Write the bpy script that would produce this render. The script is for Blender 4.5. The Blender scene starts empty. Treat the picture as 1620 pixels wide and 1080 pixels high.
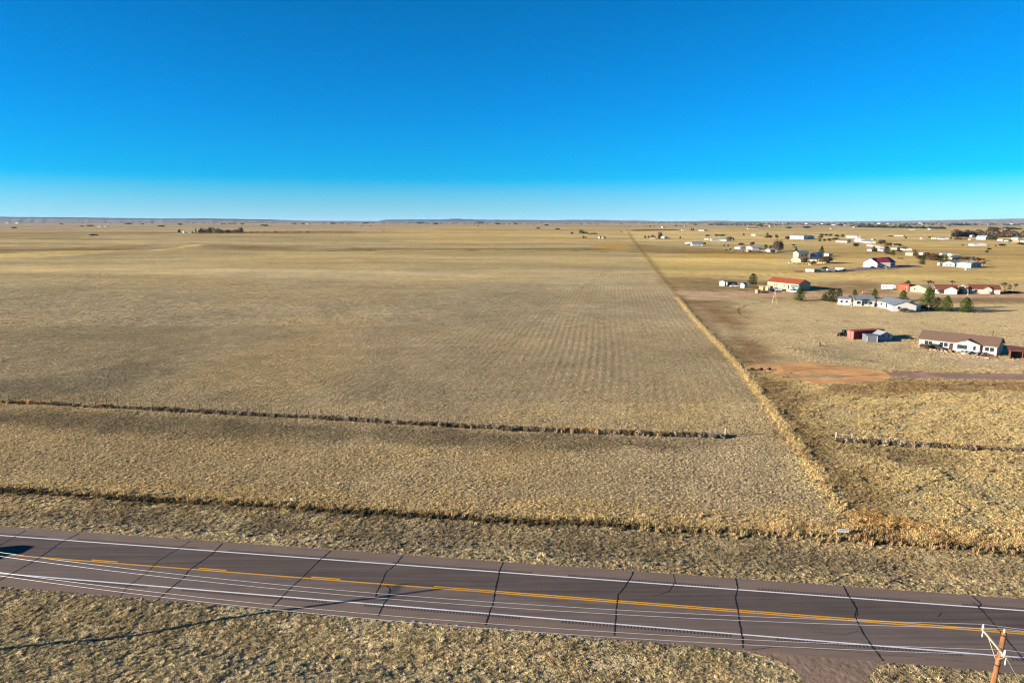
import bpy, bmesh, math, random
import numpy as np
from mathutils import Vector, Matrix

random.seed(7)
rng = np.random.default_rng(11)
scene = bpy.context.scene
COL = scene.collection

# ------------------------------------------------------------------ camera, sky, sun, exposure
CAM_H = 35.0
HAZE_D = 1.1e-5
FPX = 1080.0                       # focal length in pixels of the 1620 px wide photograph
PITCH = math.atan(189.6 / FPX)
cam_d = bpy.data.cameras.new('camera')
cam_d.sensor_width = 36.0
cam_d.lens = 36.0 * FPX / 1620.0
cam_d.clip_start = 0.5
cam_d.clip_end = 90000.0
cam = bpy.data.objects.new('camera', cam_d)
COL.objects.link(cam)
cam.location = (0, 0, CAM_H)
cam.rotation_euler = (math.pi / 2 - PITCH, 0, 0)
scene.camera = cam

SUN_EL = math.radians(12.8)
SH_AZ = math.radians(14.7)          # shadows run this far above the +X axis
SHD = Vector((math.cos(SH_AZ), math.sin(SH_AZ), 0))
sun_d = bpy.data.lights.new('sun', 'SUN')
sun_d.energy = 5.0
sun_d.angle = math.radians(0.5)
sun_d.color = (1.0, 0.90, 0.76)
sun = bpy.data.objects.new('sun', sun_d)
COL.objects.link(sun)
sdir = Vector((SHD.x * math.cos(SUN_EL), SHD.y * math.cos(SUN_EL), -math.sin(SUN_EL)))
sun.rotation_euler = sdir.to_track_quat('-Z', 'Y').to_euler()
sun.location = (-60, -20, 80)

world = bpy.data.worlds.new('World')
scene.world = world
world.use_nodes = True
wn, wl = world.node_tree.nodes, world.node_tree.links
wn.clear()
out = wn.new('ShaderNodeOutputWorld')
bg = wn.new('ShaderNodeBackground')
sky = wn.new('ShaderNodeTexSky')
sky.sky_type = 'NISHITA'
sky.sun_disc = False
sky.sun_elevation = SUN_EL
sky.sun_rotation = math.atan2(-SHD.x, -SHD.y) % (2 * math.pi)
sky.altitude = 2000.0
sky.air_density = 1.0
sky.dust_density = 0.35
sky.ozone_density = 2.2
bg.inputs['Strength'].default_value = 0.05
tc = wn.new('ShaderNodeTexCoord')
sep = wn.new('ShaderNodeSeparateXYZ')
ramp = wn.new('ShaderNodeValToRGB')
ramp.color_ramp.interpolation = 'LINEAR'
SKY_STOPS = [(0.000, (0.47, 0.96, 1.66)), (0.0227, (0.347, 0.86, 1.42)), (0.036, (0.24, 0.84, 1.35)), (0.0495, (0.11, 0.80, 1.31)),
             (0.058, (0.012, 0.765, 1.335)), (0.066, (0.002, 0.745, 1.33)), (0.17, (0.001, 0.725, 1.36)), (0.32, (0.001, 0.69, 1.22)), (0.6, (0.04, 0.55, 0.95)), (1.0, (0.10, 0.45, 0.80))]
el = ramp.color_ramp.elements
el[0].position, el[0].color = SKY_STOPS[0][0], (*SKY_STOPS[0][1], 1)
el[1].position, el[1].color = SKY_STOPS[-1][0], (*SKY_STOPS[-1][1], 1)
for pos, c in SKY_STOPS[1:-1]:
    e = el.new(pos)
    e.color = (*c, 1)
mul = wn.new('ShaderNodeMix')
mul.data_type = 'RGBA'
mul.blend_type = 'MULTIPLY'
mul.inputs['Factor'].default_value = 1.0
wl.new(tc.outputs['Generated'], sep.inputs[0])
wl.new(sep.outputs['Z'], ramp.inputs[0])
wl.new(sky.outputs[0], mul.inputs['A'])
wl.new(ramp.outputs[0], mul.inputs['B'])
wl.new(mul.outputs['Result'], bg.inputs['Color'])
wl.new(bg.outputs[0], out.inputs[0])

scene.view_settings.view_transform = 'Standard'
scene.view_settings.look = 'None'
scene.view_settings.gamma = 1.0
scene.view_settings.use_curve_mapping = False
scene.view_settings.exposure = 1.5
scene.render.film_transparent = False
scene.cycles.max_bounces = 5
scene.cycles.diffuse_bounces = 2
scene.cycles.glossy_bounces = 2
scene.cycles.transmission_bounces = 2
scene.cycles.transparent_max_bounces = 6
scene.cycles.volume_bounces = 0
scene.cycles.use_denoising = True
scene.cycles.denoiser = 'OPENIMAGEDENOISE'
scene.cycles.denoising_prefilter = 'ACCURATE'
scene.cycles.pixel_filter_type = 'BLACKMAN_HARRIS'
scene.cycles.filter_width = 1.15

# ------------------------------------------------------------------ numpy noise
def _hash(ix, iy, s):
    h = (ix.astype(np.int64) * 374761393 + iy.astype(np.int64) * 668265263 + s * 974711) & 0xffffffff
    h = ((h ^ (h >> 13)) * 1274126177) & 0xffffffff
    h = h ^ (h >> 16)
    return (h & 0xffffff) / float(0x1000000)

def vn(x, y, sc, seed=0):
    x = np.asarray(x, float) / sc
    y = np.asarray(y, float) / sc
    ix, iy = np.floor(x), np.floor(y)
    fx, fy = x - ix, y - iy
    fx = fx * fx * (3 - 2 * fx)
    fy = fy * fy * (3 - 2 * fy)
    a, b = _hash(ix, iy, seed), _hash(ix + 1, iy, seed)
    c, d = _hash(ix, iy + 1, seed), _hash(ix + 1, iy + 1, seed)
    return (a * (1 - fx) + b * fx) * (1 - fy) + (c * (1 - fx) + d * fx) * fy

def fbm(x, y, sc, seed=0, octv=4):
    s, a, t = 0.0, 1.0, 0.0
    for k in range(octv):
        s = s + a * vn(x, y, sc / 2 ** k, seed + 17 * k)
        t += a
        a *= 0.55
    return s / t

def smooth(e0, e1, x):
    t = np.clip((x - e0) / (e1 - e0), 0, 1)
    return t * t * (3 - 2 * t)

# ------------------------------------------------------------------ frames: highway, far terrain
RA = math.radians(-8.25)
RT = np.array([math.cos(RA), math.sin(RA)])
RN = np.array([-math.sin(RA), math.cos(RA)])
W_NEAR, W_BW, W_C, W_TW, W_FAR = 53.6, 55.85, 59.55, 63.35, 65.5

def RP(u, w):
    return (u * RT[0] + w * RN[0], u * RT[1] + w * RN[1])

def height(x, y):
    x = np.asarray(x, float)
    y = np.asarray(y, float)
    w = x * RN[0] + y * RN[1]
    z = np.zeros_like(w)
    # shallow ditches either side of the highway
    z = z - 0.75 * np.exp(-((w - 70.2) / 2.6) ** 2) - 0.55 * np.exp(-((w - 48.6) / 2.6) ** 2)
    z = z + (fbm(x, y, 9.0, 5, 3) - 0.5) * 0.30 * smooth(0.8, 3.5, np.maximum(W_NEAR - w, w - W_FAR))
    # the approach crosses the ditch on a level bank
    u = x * RT[0] + y * RT[1]
    ap_ = np.exp(-((u - 16.2) / 7.0) ** 6) * smooth(39, 42, w) * smooth(54, 53.5, w)
    z = z * (1 - ap_) - .06 * ap_
    # the ground is cut away under the roadbed
    z = np.where((w > W_NEAR + 0.35) & (w < W_FAR - 0.35), -0.45, z)
    # rolling prairie farther out
    r = np.hypot(x, y)
    far = smooth(230, 900, y)
    roll = (fbm(x * 0.55 + 300, y, 520, 3, 3) - 0.5) * 10.0 * smooth(400, 1500, y)
    roll = roll * (1 - 0.65 * smooth(-100, 250, x) * (1 - smooth(2500, 4500, y)))
    left = smooth(250, -250, x) * far
    # low swell that makes the bright crest across the field about 600 to 800 m out
    crest = 2.6 * np.exp(-((y - (640 - 0.28 * x)) / 75.0) ** 2) - 3.0 * np.exp(-((y - (820 - 0.28 * x)) / 110.0) ** 2)
    z = z + roll + left * crest
    z = z - 0.45 * smooth(500, 300, r) * 0
    return z

def G(px, py, z=None):
    """photo pixel (1620 x 1080) -> point on the ground (or on the level plane at height z)"""
    u, v = (px - 810.0) / FPX, (py - 540.0) / FPX
    cp, sp = math.cos(PITCH), math.sin(PITCH)
    den = max(sp + v * cp, 1e-4)
    zz = 0.0 if z is None else z
    for _ in range(1 if z is not None else 12):
        zc = (CAM_H - zz) / den
        x, y = u * zc, zc * (cp - v * sp)
        if z is None:
            zz = 0.5 * zz + 0.5 * float(height(x, y)) if _ < 11 else zz
    return Vector((x, y, zz))

def MPP(px, py):
    g = G(px, py)
    return (g.y * math.cos(PITCH) + (CAM_H - g.z) * math.sin(PITCH)) / FPX

def W2(px, py):
    g = G(px, py)
    return (g.x, g.y)

# ------------------------------------------------------------------ region masks in world space
def poly_sd(x, y, P):
    """signed distance (negative inside) to a polygon given as world points"""
    P = np.asarray(P, float)
    n = len(P)
    d2 = np.full(x.shape, 1e18)
    inside = np.zeros(x.shape, bool)
    for i in range(n):
        a, b = P[i], P[(i + 1) % n]
        ex, ey = b - a
        wx, wy = x - a[0], y - a[1]
        t = np.clip((wx * ex + wy * ey) / (ex * ex + ey * ey + 1e-12), 0, 1)
        d2 = np.minimum(d2, (wx - ex * t) ** 2 + (wy - ey * t) ** 2)
        c = ((a[1] <= y) & (b[1] > y)) | ((b[1] <= y) & (a[1] > y))
        with np.errstate(divide='ignore', invalid='ignore'):
            xi = a[0] + (y - a[1]) * ex / (ey if abs(ey) > 1e-12 else 1e-12)
        inside ^= c & (x < xi)
    d = np.sqrt(d2)
    return np.where(inside, -d, d)

def line_d(x, y, P):
    P = np.asarray(P, float)
    d2 = np.full(np.shape(x), 1e18)
    for a, b in zip(P[:-1], P[1:]):
        ex, ey = b - a
        wx, wy = x - a[0], y - a[1]
        t = np.clip((wx * ex + wy * ey) / (ex * ex + ey * ey + 1e-12), 0, 1)
        d2 = np.minimum(d2, (wx - ex * t) ** 2 + (wy - ey * t) ** 2)
    return np.sqrt(d2)

# boundary between the big field and the lots to the right (photo points)
BND_PX = [(1332, 808), (1320, 792), (1283, 735), (1250, 690), (1214, 640), (1181, 595), (1140, 548), (1100, 507), (1072, 472), (1049, 445), (1030, 420), (1013, 398), (1003, 384), (994, 370), (989, 362)]
BND = [W2(*p) for p in BND_PX]
BND_Y = np.array([p[1] for p in BND])
BND_X = np.array([p[0] for p in BND])

def bnd_x(y):
    """x of the boundary at distance y (extended both ways)"""
    x = np.interp(y, BND_Y, BND_X)
    s = (BND_X[-1] - BND_X[-4]) / (BND_Y[-1] - BND_Y[-4])
    return np.where(y > BND_Y[-1], BND_X[-1] + (y - BND_Y[-1]) * s, x)

ROWF_PX = [(-160, 764), (0, 774), (200, 787), (400, 798), (600, 810), (800, 823), (1000, 831), (1200, 840), (1330, 846), (1400, 852), (1500, 860), (1620, 868), (1780, 876)]
ROWF = [W2(*p) for p in ROWF_PX]
MIDF = [W2(*p) for p in [(-160, 622), (0, 636), (400, 656.5), (800, 679), (1000, 687), (1147, 692)]]
MIDF_R = [W2(*p) for p in [(1322, 699), (1420, 704), (1520, 710), (1620, 716), (1760, 724)]]

def C(h):
    if not isinstance(h, str):
        return np.array(h, float)
    """'#rrggbb' sRGB-ish albedo -> linear"""
    v = [int(h[i:i + 2], 16) / 255 for i in (1, 3, 5)]
    return np.array([c / 12.92 if c <= 0.04045 else ((c + 0.055) / 1.055) ** 2.4 for c in v])

# colour zones: (photo polygon, albedo, edge softness in m, strength, raggedness in m)
A_FIELD = C('#b4a27f')
A_GOLD = C('#cbae72')
A_STRAW = C('#d2b983')
A_BROWN = C('#85694a')
A_DIRT = C('#b88963')
A_GREY = C('#988a68')
A_GREEN = C('#7f7a55')
ZONES = [
    # near verge beyond the road
    ([(0, 800), (500, 822), (1000, 855), (1620, 895), (1620, 915), (1000, 885), (500, 850), (0, 822)], C('#8f8267'), 2.2, .75, 2.5),
    # grey-dark streak below the middle fence
    ([(-80, 640), (400, 665), (800, 688), (1150, 700), (1140, 712), (800, 712), (600, 695), (300, 690), (-80, 672)], C('#86775a'), 3, .75, 4),
    ([(-80, 680), (200, 682), (420, 695), (700, 702), (820, 705), (1000, 718), (960, 735), (700, 735), (420, 728), (-80, 705)], C('#b89f70'), 4, .42, 7),
    ([(-80, 752), (400, 770), (1290, 812), (1300, 835), (800, 820), (400, 795), (-80, 772)], C('#c8ab72'), 1.5, .45, 3),
    # dark smudge on the left of the field
    ([(-80, 610), (120, 590), (240, 576), (330, 578), (240, 605), (80, 626), (-80, 632)], C('#877c62'), 4, .45, 8),
    # lots right of the boundary, near part: thick golden grass
    ([(1335, 800), (1200, 602), (1240, 598), (1400, 612), (1700, 615), (1700, 870), (1430, 850)], C('#d0b985'), 4, 1.0, 5),
    ([(1190, 600), (1240, 604), (1330, 700), (1420, 800), (1450, 850), (1380, 850), (1330, 800), (1250, 690)], C('#9a7e56'), 4, .55, 4),
    ([(1330, 706), (1500, 716), (1700, 726), (1700, 745), (1480, 738), (1340, 722)], C('#9a8560'), 3, .7, 4),
    ([(1300, 606), (1420, 603), (1700, 606), (1700, 618), (1400, 624), (1300, 620)], C('#94754d'), 2, .6, 3),
    ([(1340, 800), (1480, 830), (1700, 845), (1700, 878), (1400, 850), (1330, 838)], C('#c9a468'), 2, .8, 3),
    # mown lots in the middle distance
    ([(1075, 470), (1160, 472), (1300, 482), (1700, 480), (1700, 596), (1400, 586), (1250, 572), (1190, 578), (1130, 530)], C('#c9b388'), 4, 1.0, 5),
    ([(1078, 474), (1150, 474), (1190, 500), (1230, 560), (1185, 578), (1150, 545), (1110, 510)], C('#927955'), 6, .6, 9),
    ([(1090, 474), (1130, 476), (1150, 492), (1170, 515), (1140, 510), (1110, 490)], C('#855c38'), 5, .5, 8),
    ([(1150, 530), (1215, 548), (1240, 566), (1190, 572)], C('#7e5c3e'), 4, .5, 6),
    ([(1440, 552), (1700, 575), (1700, 588), (1500, 574)], C('#cdb491'), 3, .7, 3),
    ([(1240, 548), (1350, 545), (1400, 575), (1300, 575)], C('#978a6a'), 5, .55, 8),
    # dark ground and dirt around the lane at y about 465
    ([(1040, 437), (1130, 440), (1230, 446), (1230, 462), (1130, 460), (1062, 458)], C('#937c57'), 5, .8, 6),
    ([(1290, 446), (1360, 442), (1400, 450), (1420, 464), (1290, 466)], C('#957a58'), 4, .7, 6),
    ([(1460, 470), (1700, 470), (1700, 481), (1470, 480)], C('#8a7154'), 4, .6, 6),
    # golden grass fields beyond
    ([(1020, 402), (1150, 400), (1280, 416), (1380, 428), (1700, 420), (1700, 448), (1400, 444), (1240, 440), (1050, 436)], C('#cdb073'), 10, 1.0, 12),
    ([(1080, 399), (1160, 398), (1235, 402), (1225, 410), (1150, 408), (1080, 404)], C('#cca050'), 14, .7, 14),
    ([(990, 385), (1090, 392), (1220, 398), (1220, 402), (1060, 402), (1012, 397)], C('#9c8258'), 12, .75, 12),
    ([(1290, 388), (1700, 388), (1700, 420), (1470, 432), (1300, 424)], C('#c4a56c'), 14, .9, 18),
    ([(985, 364), (1700, 360), (1700, 390), (1300, 392), (1000, 380)], C('#cfb27a'), 30, .9, 40),
    ([(1001, 363.2), (1040, 362.6), (1076, 362.8), (1072, 364.4), (1000, 366)], C('#6d4f2c'), 20, .9, 20),
    ([(940, 388), (985, 385), (995, 393), (940, 395)], C('#c99a45'), 12, .75, 14),
    ([(700, 357.5), (960, 357), (985, 364), (980, 384), (700, 384), (560, 372)], C('#c9ab70'), 40, .6, 60),
    ([(560, 358), (760, 356), (880, 360), (600, 364)], C('#c7a269'), 60, .6, 80),
    # far left stripes
    ([(-80, 404), (150, 397), (300, 388), (330, 386), (160, 401), (-80, 412)], C('#d2b77b'), 8, .9, 6),
    ([(430, 398), (800, 394), (1000, 397), (1000, 401), (760, 399), (420, 404)], C('#cab27d'), 10, .7, 12),
    ([(560, 391), (700, 392.5), (960, 393), (960, 396), (720, 396), (540, 396)], C('#8a744f'), 12, .7, 14),
    ([(300, 383), (430, 390), (500, 394), (420, 397), (330, 391)], C('#8d734c'), 16, .55, 18),
    ([(-80, 398), (120, 391), (260, 386), (120, 396), (-80, 403)], C('#866d48'), 14, .6, 16),
    ([(-80, 372), (250, 369), (300, 371), (-80, 378)], C('#937850'), 25, .6, 30),
    ([(300, 367), (560, 365), (560, 369), (300, 371)], C('#8f6f48'), 30, .6, 30),
]
TRACKS = [
    ([(1212, 478), (1185, 481), (1168, 489), (1170, 497), (1187, 505), (1230, 507), (1330, 508), (1450, 511), (1620, 516), (1700, 518)], .35, C('#78603f'), .75),
    ([(1048, 440), (1120, 440.5), (1180, 438), (1235, 432), (1290, 428)], .9, C('#7b6340'), .6),
    ([(1290, 428), (1400, 440), (1500, 446), (1620, 449), (1700, 450)], .9, C('#85693f'), .45),
    ([(1066, 459), (1130, 460), (1200, 459)], .9, C('#6f573a'), .6),
    ([(1170, 470.5), (1300, 472), (1450, 474), (1620, 475), (1700, 475)], 1.0, C('#75603f'), .55),
    ([(440, 396.4), (560, 396.8), (700, 396.5), (860, 395.8), (1010, 399)], 2.2, C('#6e5836'), .6),
    ([(1006, 395), (1020, 394.5), (1050, 395), (1140, 394)], 2.2, C('#6b5433'), .6),
    ([(1020, 404), (1050, 404.5), (1090, 404)], 1.5, C('#7a623c'), .5),
    ([(-60, 414), (0, 411), (150, 399.5), (300, 387.5), (340, 385.8)], 4.0, C('#dcc48c'), .6),
    ([(968, 422), (880, 482), (800, 545), (745, 590)], .35, C('#6f6249'), .35),
    ([(974, 422), (888, 482), (810, 545), (756, 590)], .35, C('#6f6249'), .3),
    ([(0, 372.5), (200, 371.5), (300, 372)], 5, C('#7f6844'), .5),
    ([(420, 367), (620, 368), (760, 366.5)], 7, C('#8a6b42'), .5),
    ([(640, 378), (760, 377), (900, 380), (985, 379)], 4, C('#8f754b'), .45),
    ([(1120, 398), (1200, 400), (1228, 404)], 2, C('#e0bd76'), .5),
    ([(1300, 388), (1420, 387.5), (1620, 388)], 5, C('#8a7047'), .45),
    ([(1440, 403), (1540, 404), (1620, 405)], 3, C('#93794d'), .4),
    ([(1190, 380), (1330, 381), (1440, 380)], 5, C('#947a4c'), .45),
    ([(1100, 372), (1300, 371.5), (1500, 372.5)], 8, C('#9a7f52'), .4),
    ([(1500, 440), (1560, 442), (1640, 441)], 1.2, C('#8a7448'), .4),
    ([(1390, 592), (1480, 600.8)], .35, C('#6d573f'), .3),
]
TW = [(np.array([W2(*p) for p in pl]), w_, c, k) for pl, w_, c, k in TRACKS]
ZW = [(np.array([W2(*p) for p in pl]), c, s, k, rg) for pl, c, s, k, rg in ZONES]

def row_amp(x, y):
    dx = x - bnd_x(y)
    a = smooth(-170, -20, dx) * smooth(0, -4, dx) * smooth(95, 150, y) * (1 - smooth(420, 700, y))
    return dx + 0.3 * (vn(x, y, 60, 8) - .5), a * (0.15 + 1.1 * vn(x * 2, y, 40, 5))

def tint(x, y, rows=False):
    """albedo of the dry ground cover at world points"""
    x = np.asarray(x, float)
    y = np.asarray(y, float)
    c = np.tile(A_FIELD, x.shape + (1,))
    n1 = fbm(x, y, 60, 40, 4)
    n2 = fbm(x, y, 14, 41, 4)
    n3 = fbm(x * 0.35, y, 240, 42, 4)
    gold = smooth(0.50, 0.72, n1)[..., None]
    grey = smooth(0.50, 0.28, n1)[..., None]
    c = c * (1 - .28 * gold) + A_GOLD * .28 * gold
    c = c * (1 - .28 * grey) + A_GREY * .28 * grey
    farm = (smooth(250, 700, y) * smooth(0.40, 0.65, n3))[..., None]
    c = c * (1 - .5 * farm) + C('#c0a46f') * .5 * farm
    dk = (smooth(350, 1200, y) * smooth(0.52, 0.36, n3))[..., None]
    c = c * (1 - .55 * dk) + C('#8f7750') * .55 * dk
    # everything right of the boundary is yellower
    right = smooth(-2, 4, x - bnd_x(y)) * smooth(70, 90, y)
    rr = right[..., None]
    c = c * (1 - .6 * rr) + C('#c3a873') * .6 * rr
    # verges
    w = x * RN[0] + y * RN[1]
    ver = (smooth(88, 84, w - 0.0 * x) * (1 - smooth(-1.5, .5, w - 75.8 - 0.0 * x)))[..., None]
    c = c * (1 - .7 * ver) + (C('#b9a67e') * (.74 + .5 * n2[..., None])) * .7 * ver
    nearv = smooth(54, 52, w)[..., None]
    c = c * (1 - .6 * nearv) + C('#c4b288') * .6 * nearv
    for P, col, s, k, rg in ZW:
        lo, hi = P.min(0) - 4 * s - rg, P.max(0) + 4 * s + rg
        m = (x > lo[0]) & (x < hi[0]) & (y > lo[1]) & (y < hi[1])
        if not m.any():
            continue
        xs, ys = x[m], y[m]
        d = poly_sd(xs, ys, P) + (fbm(xs, ys, max(rg * 3.0, 2), 77, 3) - .5) * 2.6 * rg
        a = (smooth(s, -s, d) * k * np.clip(.45 + 1.1 * fbm(xs, ys, 2.2 + .9 * s, 88, 3), 0, 1.15) if k < .95 else smooth(s, -s, d) * k)
        a = np.clip(a, 0, 1)[:, None]
        c[m] = c[m] * (1 - a) + col * a
    for P, w_, col, k in TW:
        lo, hi = P.min(0) - 6 * w_, P.max(0) + 6 * w_
        m = (x > lo[0]) & (x < hi[0]) & (y > lo[1]) & (y < hi[1])
        if m.any():
            d = line_d(x[m], y[m], P) + (vn(x[m], y[m], 5 + 3 * w_, 33) - .5) * w_ * 1.2
            a = (np.exp(-(d / w_) ** 2) * k * (.5 + vn(x[m], y[m], 12 + 6 * w_, 34)))[:, None]
            a = np.clip(a, 0, 1)
            c[m] = c[m] * (1 - a) + col * a
    # golden edge, dark dead weeds and painted shade of stalk bases along the roadside fence
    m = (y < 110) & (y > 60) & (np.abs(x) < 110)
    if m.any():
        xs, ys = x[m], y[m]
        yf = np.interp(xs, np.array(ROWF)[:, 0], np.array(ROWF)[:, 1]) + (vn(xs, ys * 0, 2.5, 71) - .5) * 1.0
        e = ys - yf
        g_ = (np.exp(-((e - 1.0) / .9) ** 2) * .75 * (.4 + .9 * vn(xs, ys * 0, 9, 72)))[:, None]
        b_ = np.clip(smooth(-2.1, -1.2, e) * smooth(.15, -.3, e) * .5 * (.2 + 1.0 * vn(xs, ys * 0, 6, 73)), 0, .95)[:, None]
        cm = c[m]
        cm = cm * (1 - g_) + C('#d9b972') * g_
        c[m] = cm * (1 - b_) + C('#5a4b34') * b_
    c = c * (0.86 + 0.28 * n2[..., None])
    st_ = fbm(x * .16 + 40, y + .12 * x, 26, 141, 4)
    st3 = fbm(x * .10 + 90, y + .20 * x, 110, 142, 4)
    kf = smooth(140, 500, y)
    c = c * (1 + (kf * ((st_ - .5) * .55 + (st3 - .5) * .75))[..., None])
    # haze painted into the colour: pale lilac-brown towards the far plain
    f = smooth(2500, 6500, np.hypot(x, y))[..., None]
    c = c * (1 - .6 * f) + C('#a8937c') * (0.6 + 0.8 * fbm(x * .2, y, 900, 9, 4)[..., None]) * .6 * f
    # bright strip of taller grass along the boundary, dark weeds just right of it
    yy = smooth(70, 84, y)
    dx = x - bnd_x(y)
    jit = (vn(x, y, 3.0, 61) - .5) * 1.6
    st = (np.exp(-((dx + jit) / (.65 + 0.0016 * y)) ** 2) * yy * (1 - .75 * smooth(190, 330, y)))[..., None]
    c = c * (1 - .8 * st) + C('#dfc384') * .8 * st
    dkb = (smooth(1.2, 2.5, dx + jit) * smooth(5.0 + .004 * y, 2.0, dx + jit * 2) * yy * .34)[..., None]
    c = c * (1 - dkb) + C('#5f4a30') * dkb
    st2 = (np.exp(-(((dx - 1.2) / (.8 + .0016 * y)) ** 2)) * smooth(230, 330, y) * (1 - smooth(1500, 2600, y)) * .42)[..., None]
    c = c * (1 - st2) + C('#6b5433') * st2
    # drill rows: faint lines parallel to the boundary (the ground's own are drawn by its material)
    if rows:
        rd, ra = row_amp(x, y)
        c = c * (1 + (.13 * np.sin(rd * 2 * math.pi / 1.9) * ra)[..., None])
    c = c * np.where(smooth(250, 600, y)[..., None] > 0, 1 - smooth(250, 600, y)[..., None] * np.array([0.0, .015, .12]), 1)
    return np.clip(c, 0.01, 0.9)

# ------------------------------------------------------------------ materials
MATS = {}

def nt(name):
    m = bpy.data.materials.new(name)
    m.use_nodes = True
    n, l = m.node_tree.nodes, m.node_tree.links
    return m, n, l, n['Principled BSDF']

def mat(name, col, rough=0.7, noise=0.12, nscale=3.0, spec=0.3, metal=0.0, bump=0.0, bscale=20.0, stretch=None):
    """plain surface with a little grain and wear, in object space metres"""
    if name in MATS:
        return MATS[name]
    m, n, l, b = nt(name)
    c = C(col) if isinstance(col, str) else np.array(col)
    g = n.new('ShaderNodeNewGeometry')
    src = g.outputs['Position']
    if stretch:
        mp = n.new('ShaderNodeMapping')
        mp.inputs['Scale'].default_value = stretch
        l.new(src, mp.inputs[0])
        src = mp.outputs[0]
    t = n.new('ShaderNodeTexNoise')
    t.inputs['Scale'].default_value = nscale
    t.inputs['Detail'].default_value = 5
    l.new(src, t.inputs['Vector'])
    r = n.new('ShaderNodeMapRange')
    r.inputs['To Min'].default_value = 1 - noise * 2
    r.inputs['To Max'].default_value = 1 + noise * 2
    l.new(t.outputs[0], r.inputs[0])
    mx = n.new('ShaderNodeVectorMath')
    mx.operation = 'SCALE'
    mx.inputs[0].default_value = tuple(c)
    l.new(r.outputs[0], mx.inputs['Scale'])
    l.new(mx.outputs[0], b.inputs['Base Color'])
    b.inputs['Roughness'].default_value = rough
    b.inputs['Specular IOR Level'].default_value = spec
    b.inputs['Metallic'].default_value = metal
    if bump:
        t2 = n.new('ShaderNodeTexNoise')
        t2.inputs['Scale'].default_value = bscale
        t2.inputs['Detail'].default_value = 4
        l.new(src, t2.inputs['Vector'])
        bp = n.new('ShaderNodeBump')
        bp.inputs['Strength'].default_value = bump
        bp.inputs['Distance'].default_value = 0.05
        l.new(t2.outputs[0], bp.inputs['Height'])
        l.new(bp.outputs[0], b.inputs['Normal'])
    MATS[name] = m
    return m

def ground_material():
    m, n, l, b = nt('dry_prairie_ground')
    a = n.new('ShaderNodeAttribute')
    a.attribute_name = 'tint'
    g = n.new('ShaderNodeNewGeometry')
    def noise(scale, detail, rough=.6, vec=None):
        t = n.new('ShaderNodeTexNoise')
        t.inputs['Scale'].default_value = scale
        t.inputs['Detail'].default_value = detail
        t.inputs['Roughness'].default_value = rough
        l.new(vec or g.outputs['Position'], t.inputs['Vector'])
        return t
    def rng_(src, lo, hi, a0=.3, a1=.7):
        r = n.new('ShaderNodeMapRange')
        r.inputs['From Min'].default_value = a0
        r.inputs['From Max'].default_value = a1
        r.inputs['To Min'].default_value = lo
        r.inputs['To Max'].default_value = hi
        l.new(src, r.inputs[0])
        return r
    n1 = noise(1.9, 6, .7)
    n2 = noise(0.22, 5, .65)
    mp = n.new('ShaderNodeMapping')
    mp.inputs['Scale'].default_value = (0.35, 1, 1)
    l.new(g.outputs['Position'], mp.inputs[0])
    n3 = noise(0.035, 6, .65, mp.outputs[0])
    r1, r2, r3 = rng_(n1.outputs[0], .55, 1.35), rng_(n2.outputs[0], .80, 1.22), rng_(n3.outputs[0], .86, 1.14)
    m1 = n.new('ShaderNodeMath'); m1.operation = 'MULTIPLY'
    m2 = n.new('ShaderNodeMath'); m2.operation = 'MULTIPLY'
    l.new(r1.outputs[0], m1.inputs[0]); l.new(r2.outputs[0], m1.inputs[1])
    l.new(m1.outputs[0], m2.inputs[0]); l.new(r3.outputs[0], m2.inputs[1])
    ad = n.new('ShaderNodeAttribute'); ad.attribute_name = 'rowd'
    aa = n.new('ShaderNodeAttribute'); aa.attribute_name = 'rowa'
    def mth(op, p, q):
        k = n.new('ShaderNodeMath'); k.operation = op
        for i_, v_ in enumerate((p, q)):
            if v_ is None: continue
            if isinstance(v_, (int, float)): k.inputs[i_].default_value = v_
            else: l.new(v_, k.inputs[i_])
        return k.outputs[0]
    si = mth('SINE', mth('MULTIPLY', ad.outputs['Fac'], 2 * math.pi / 1.9), None)
    rw = mth('ADD', mth('MULTIPLY', mth('MULTIPLY', si, aa.outputs['Fac']), .10), 1.0)
    m2b = mth('MULTIPLY', m2.outputs[0], rw)
    sc = n.new('ShaderNodeVectorMath'); sc.operation = 'SCALE'
    l.new(a.outputs['Color'], sc.inputs[0]); l.new(m2b, sc.inputs['Scale'])
    l.new(sc.outputs[0], b.inputs['Base Color'])
    b.inputs['Roughness'].default_value = 1.0
    b.inputs['Specular IOR Level'].default_value = 0.0
    v = n.new('ShaderNodeTexNoise')
    v.inputs['Scale'].default_value = 1.1
    v.inputs['Detail'].default_value = 5
    v.inputs['Roughness'].default_value = .7
    l.new(g.outputs['Position'], v.inputs['Vector'])
    bp = n.new('ShaderNodeBump')
    bp.inputs['Strength'].default_value = 1.0
    bp.inputs['Distance'].default_value = 0.55
    l.new(v.outputs[0], bp.inputs['Height'])
    l.new(bp.outputs[0], b.inputs['Normal'])
    return m

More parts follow.
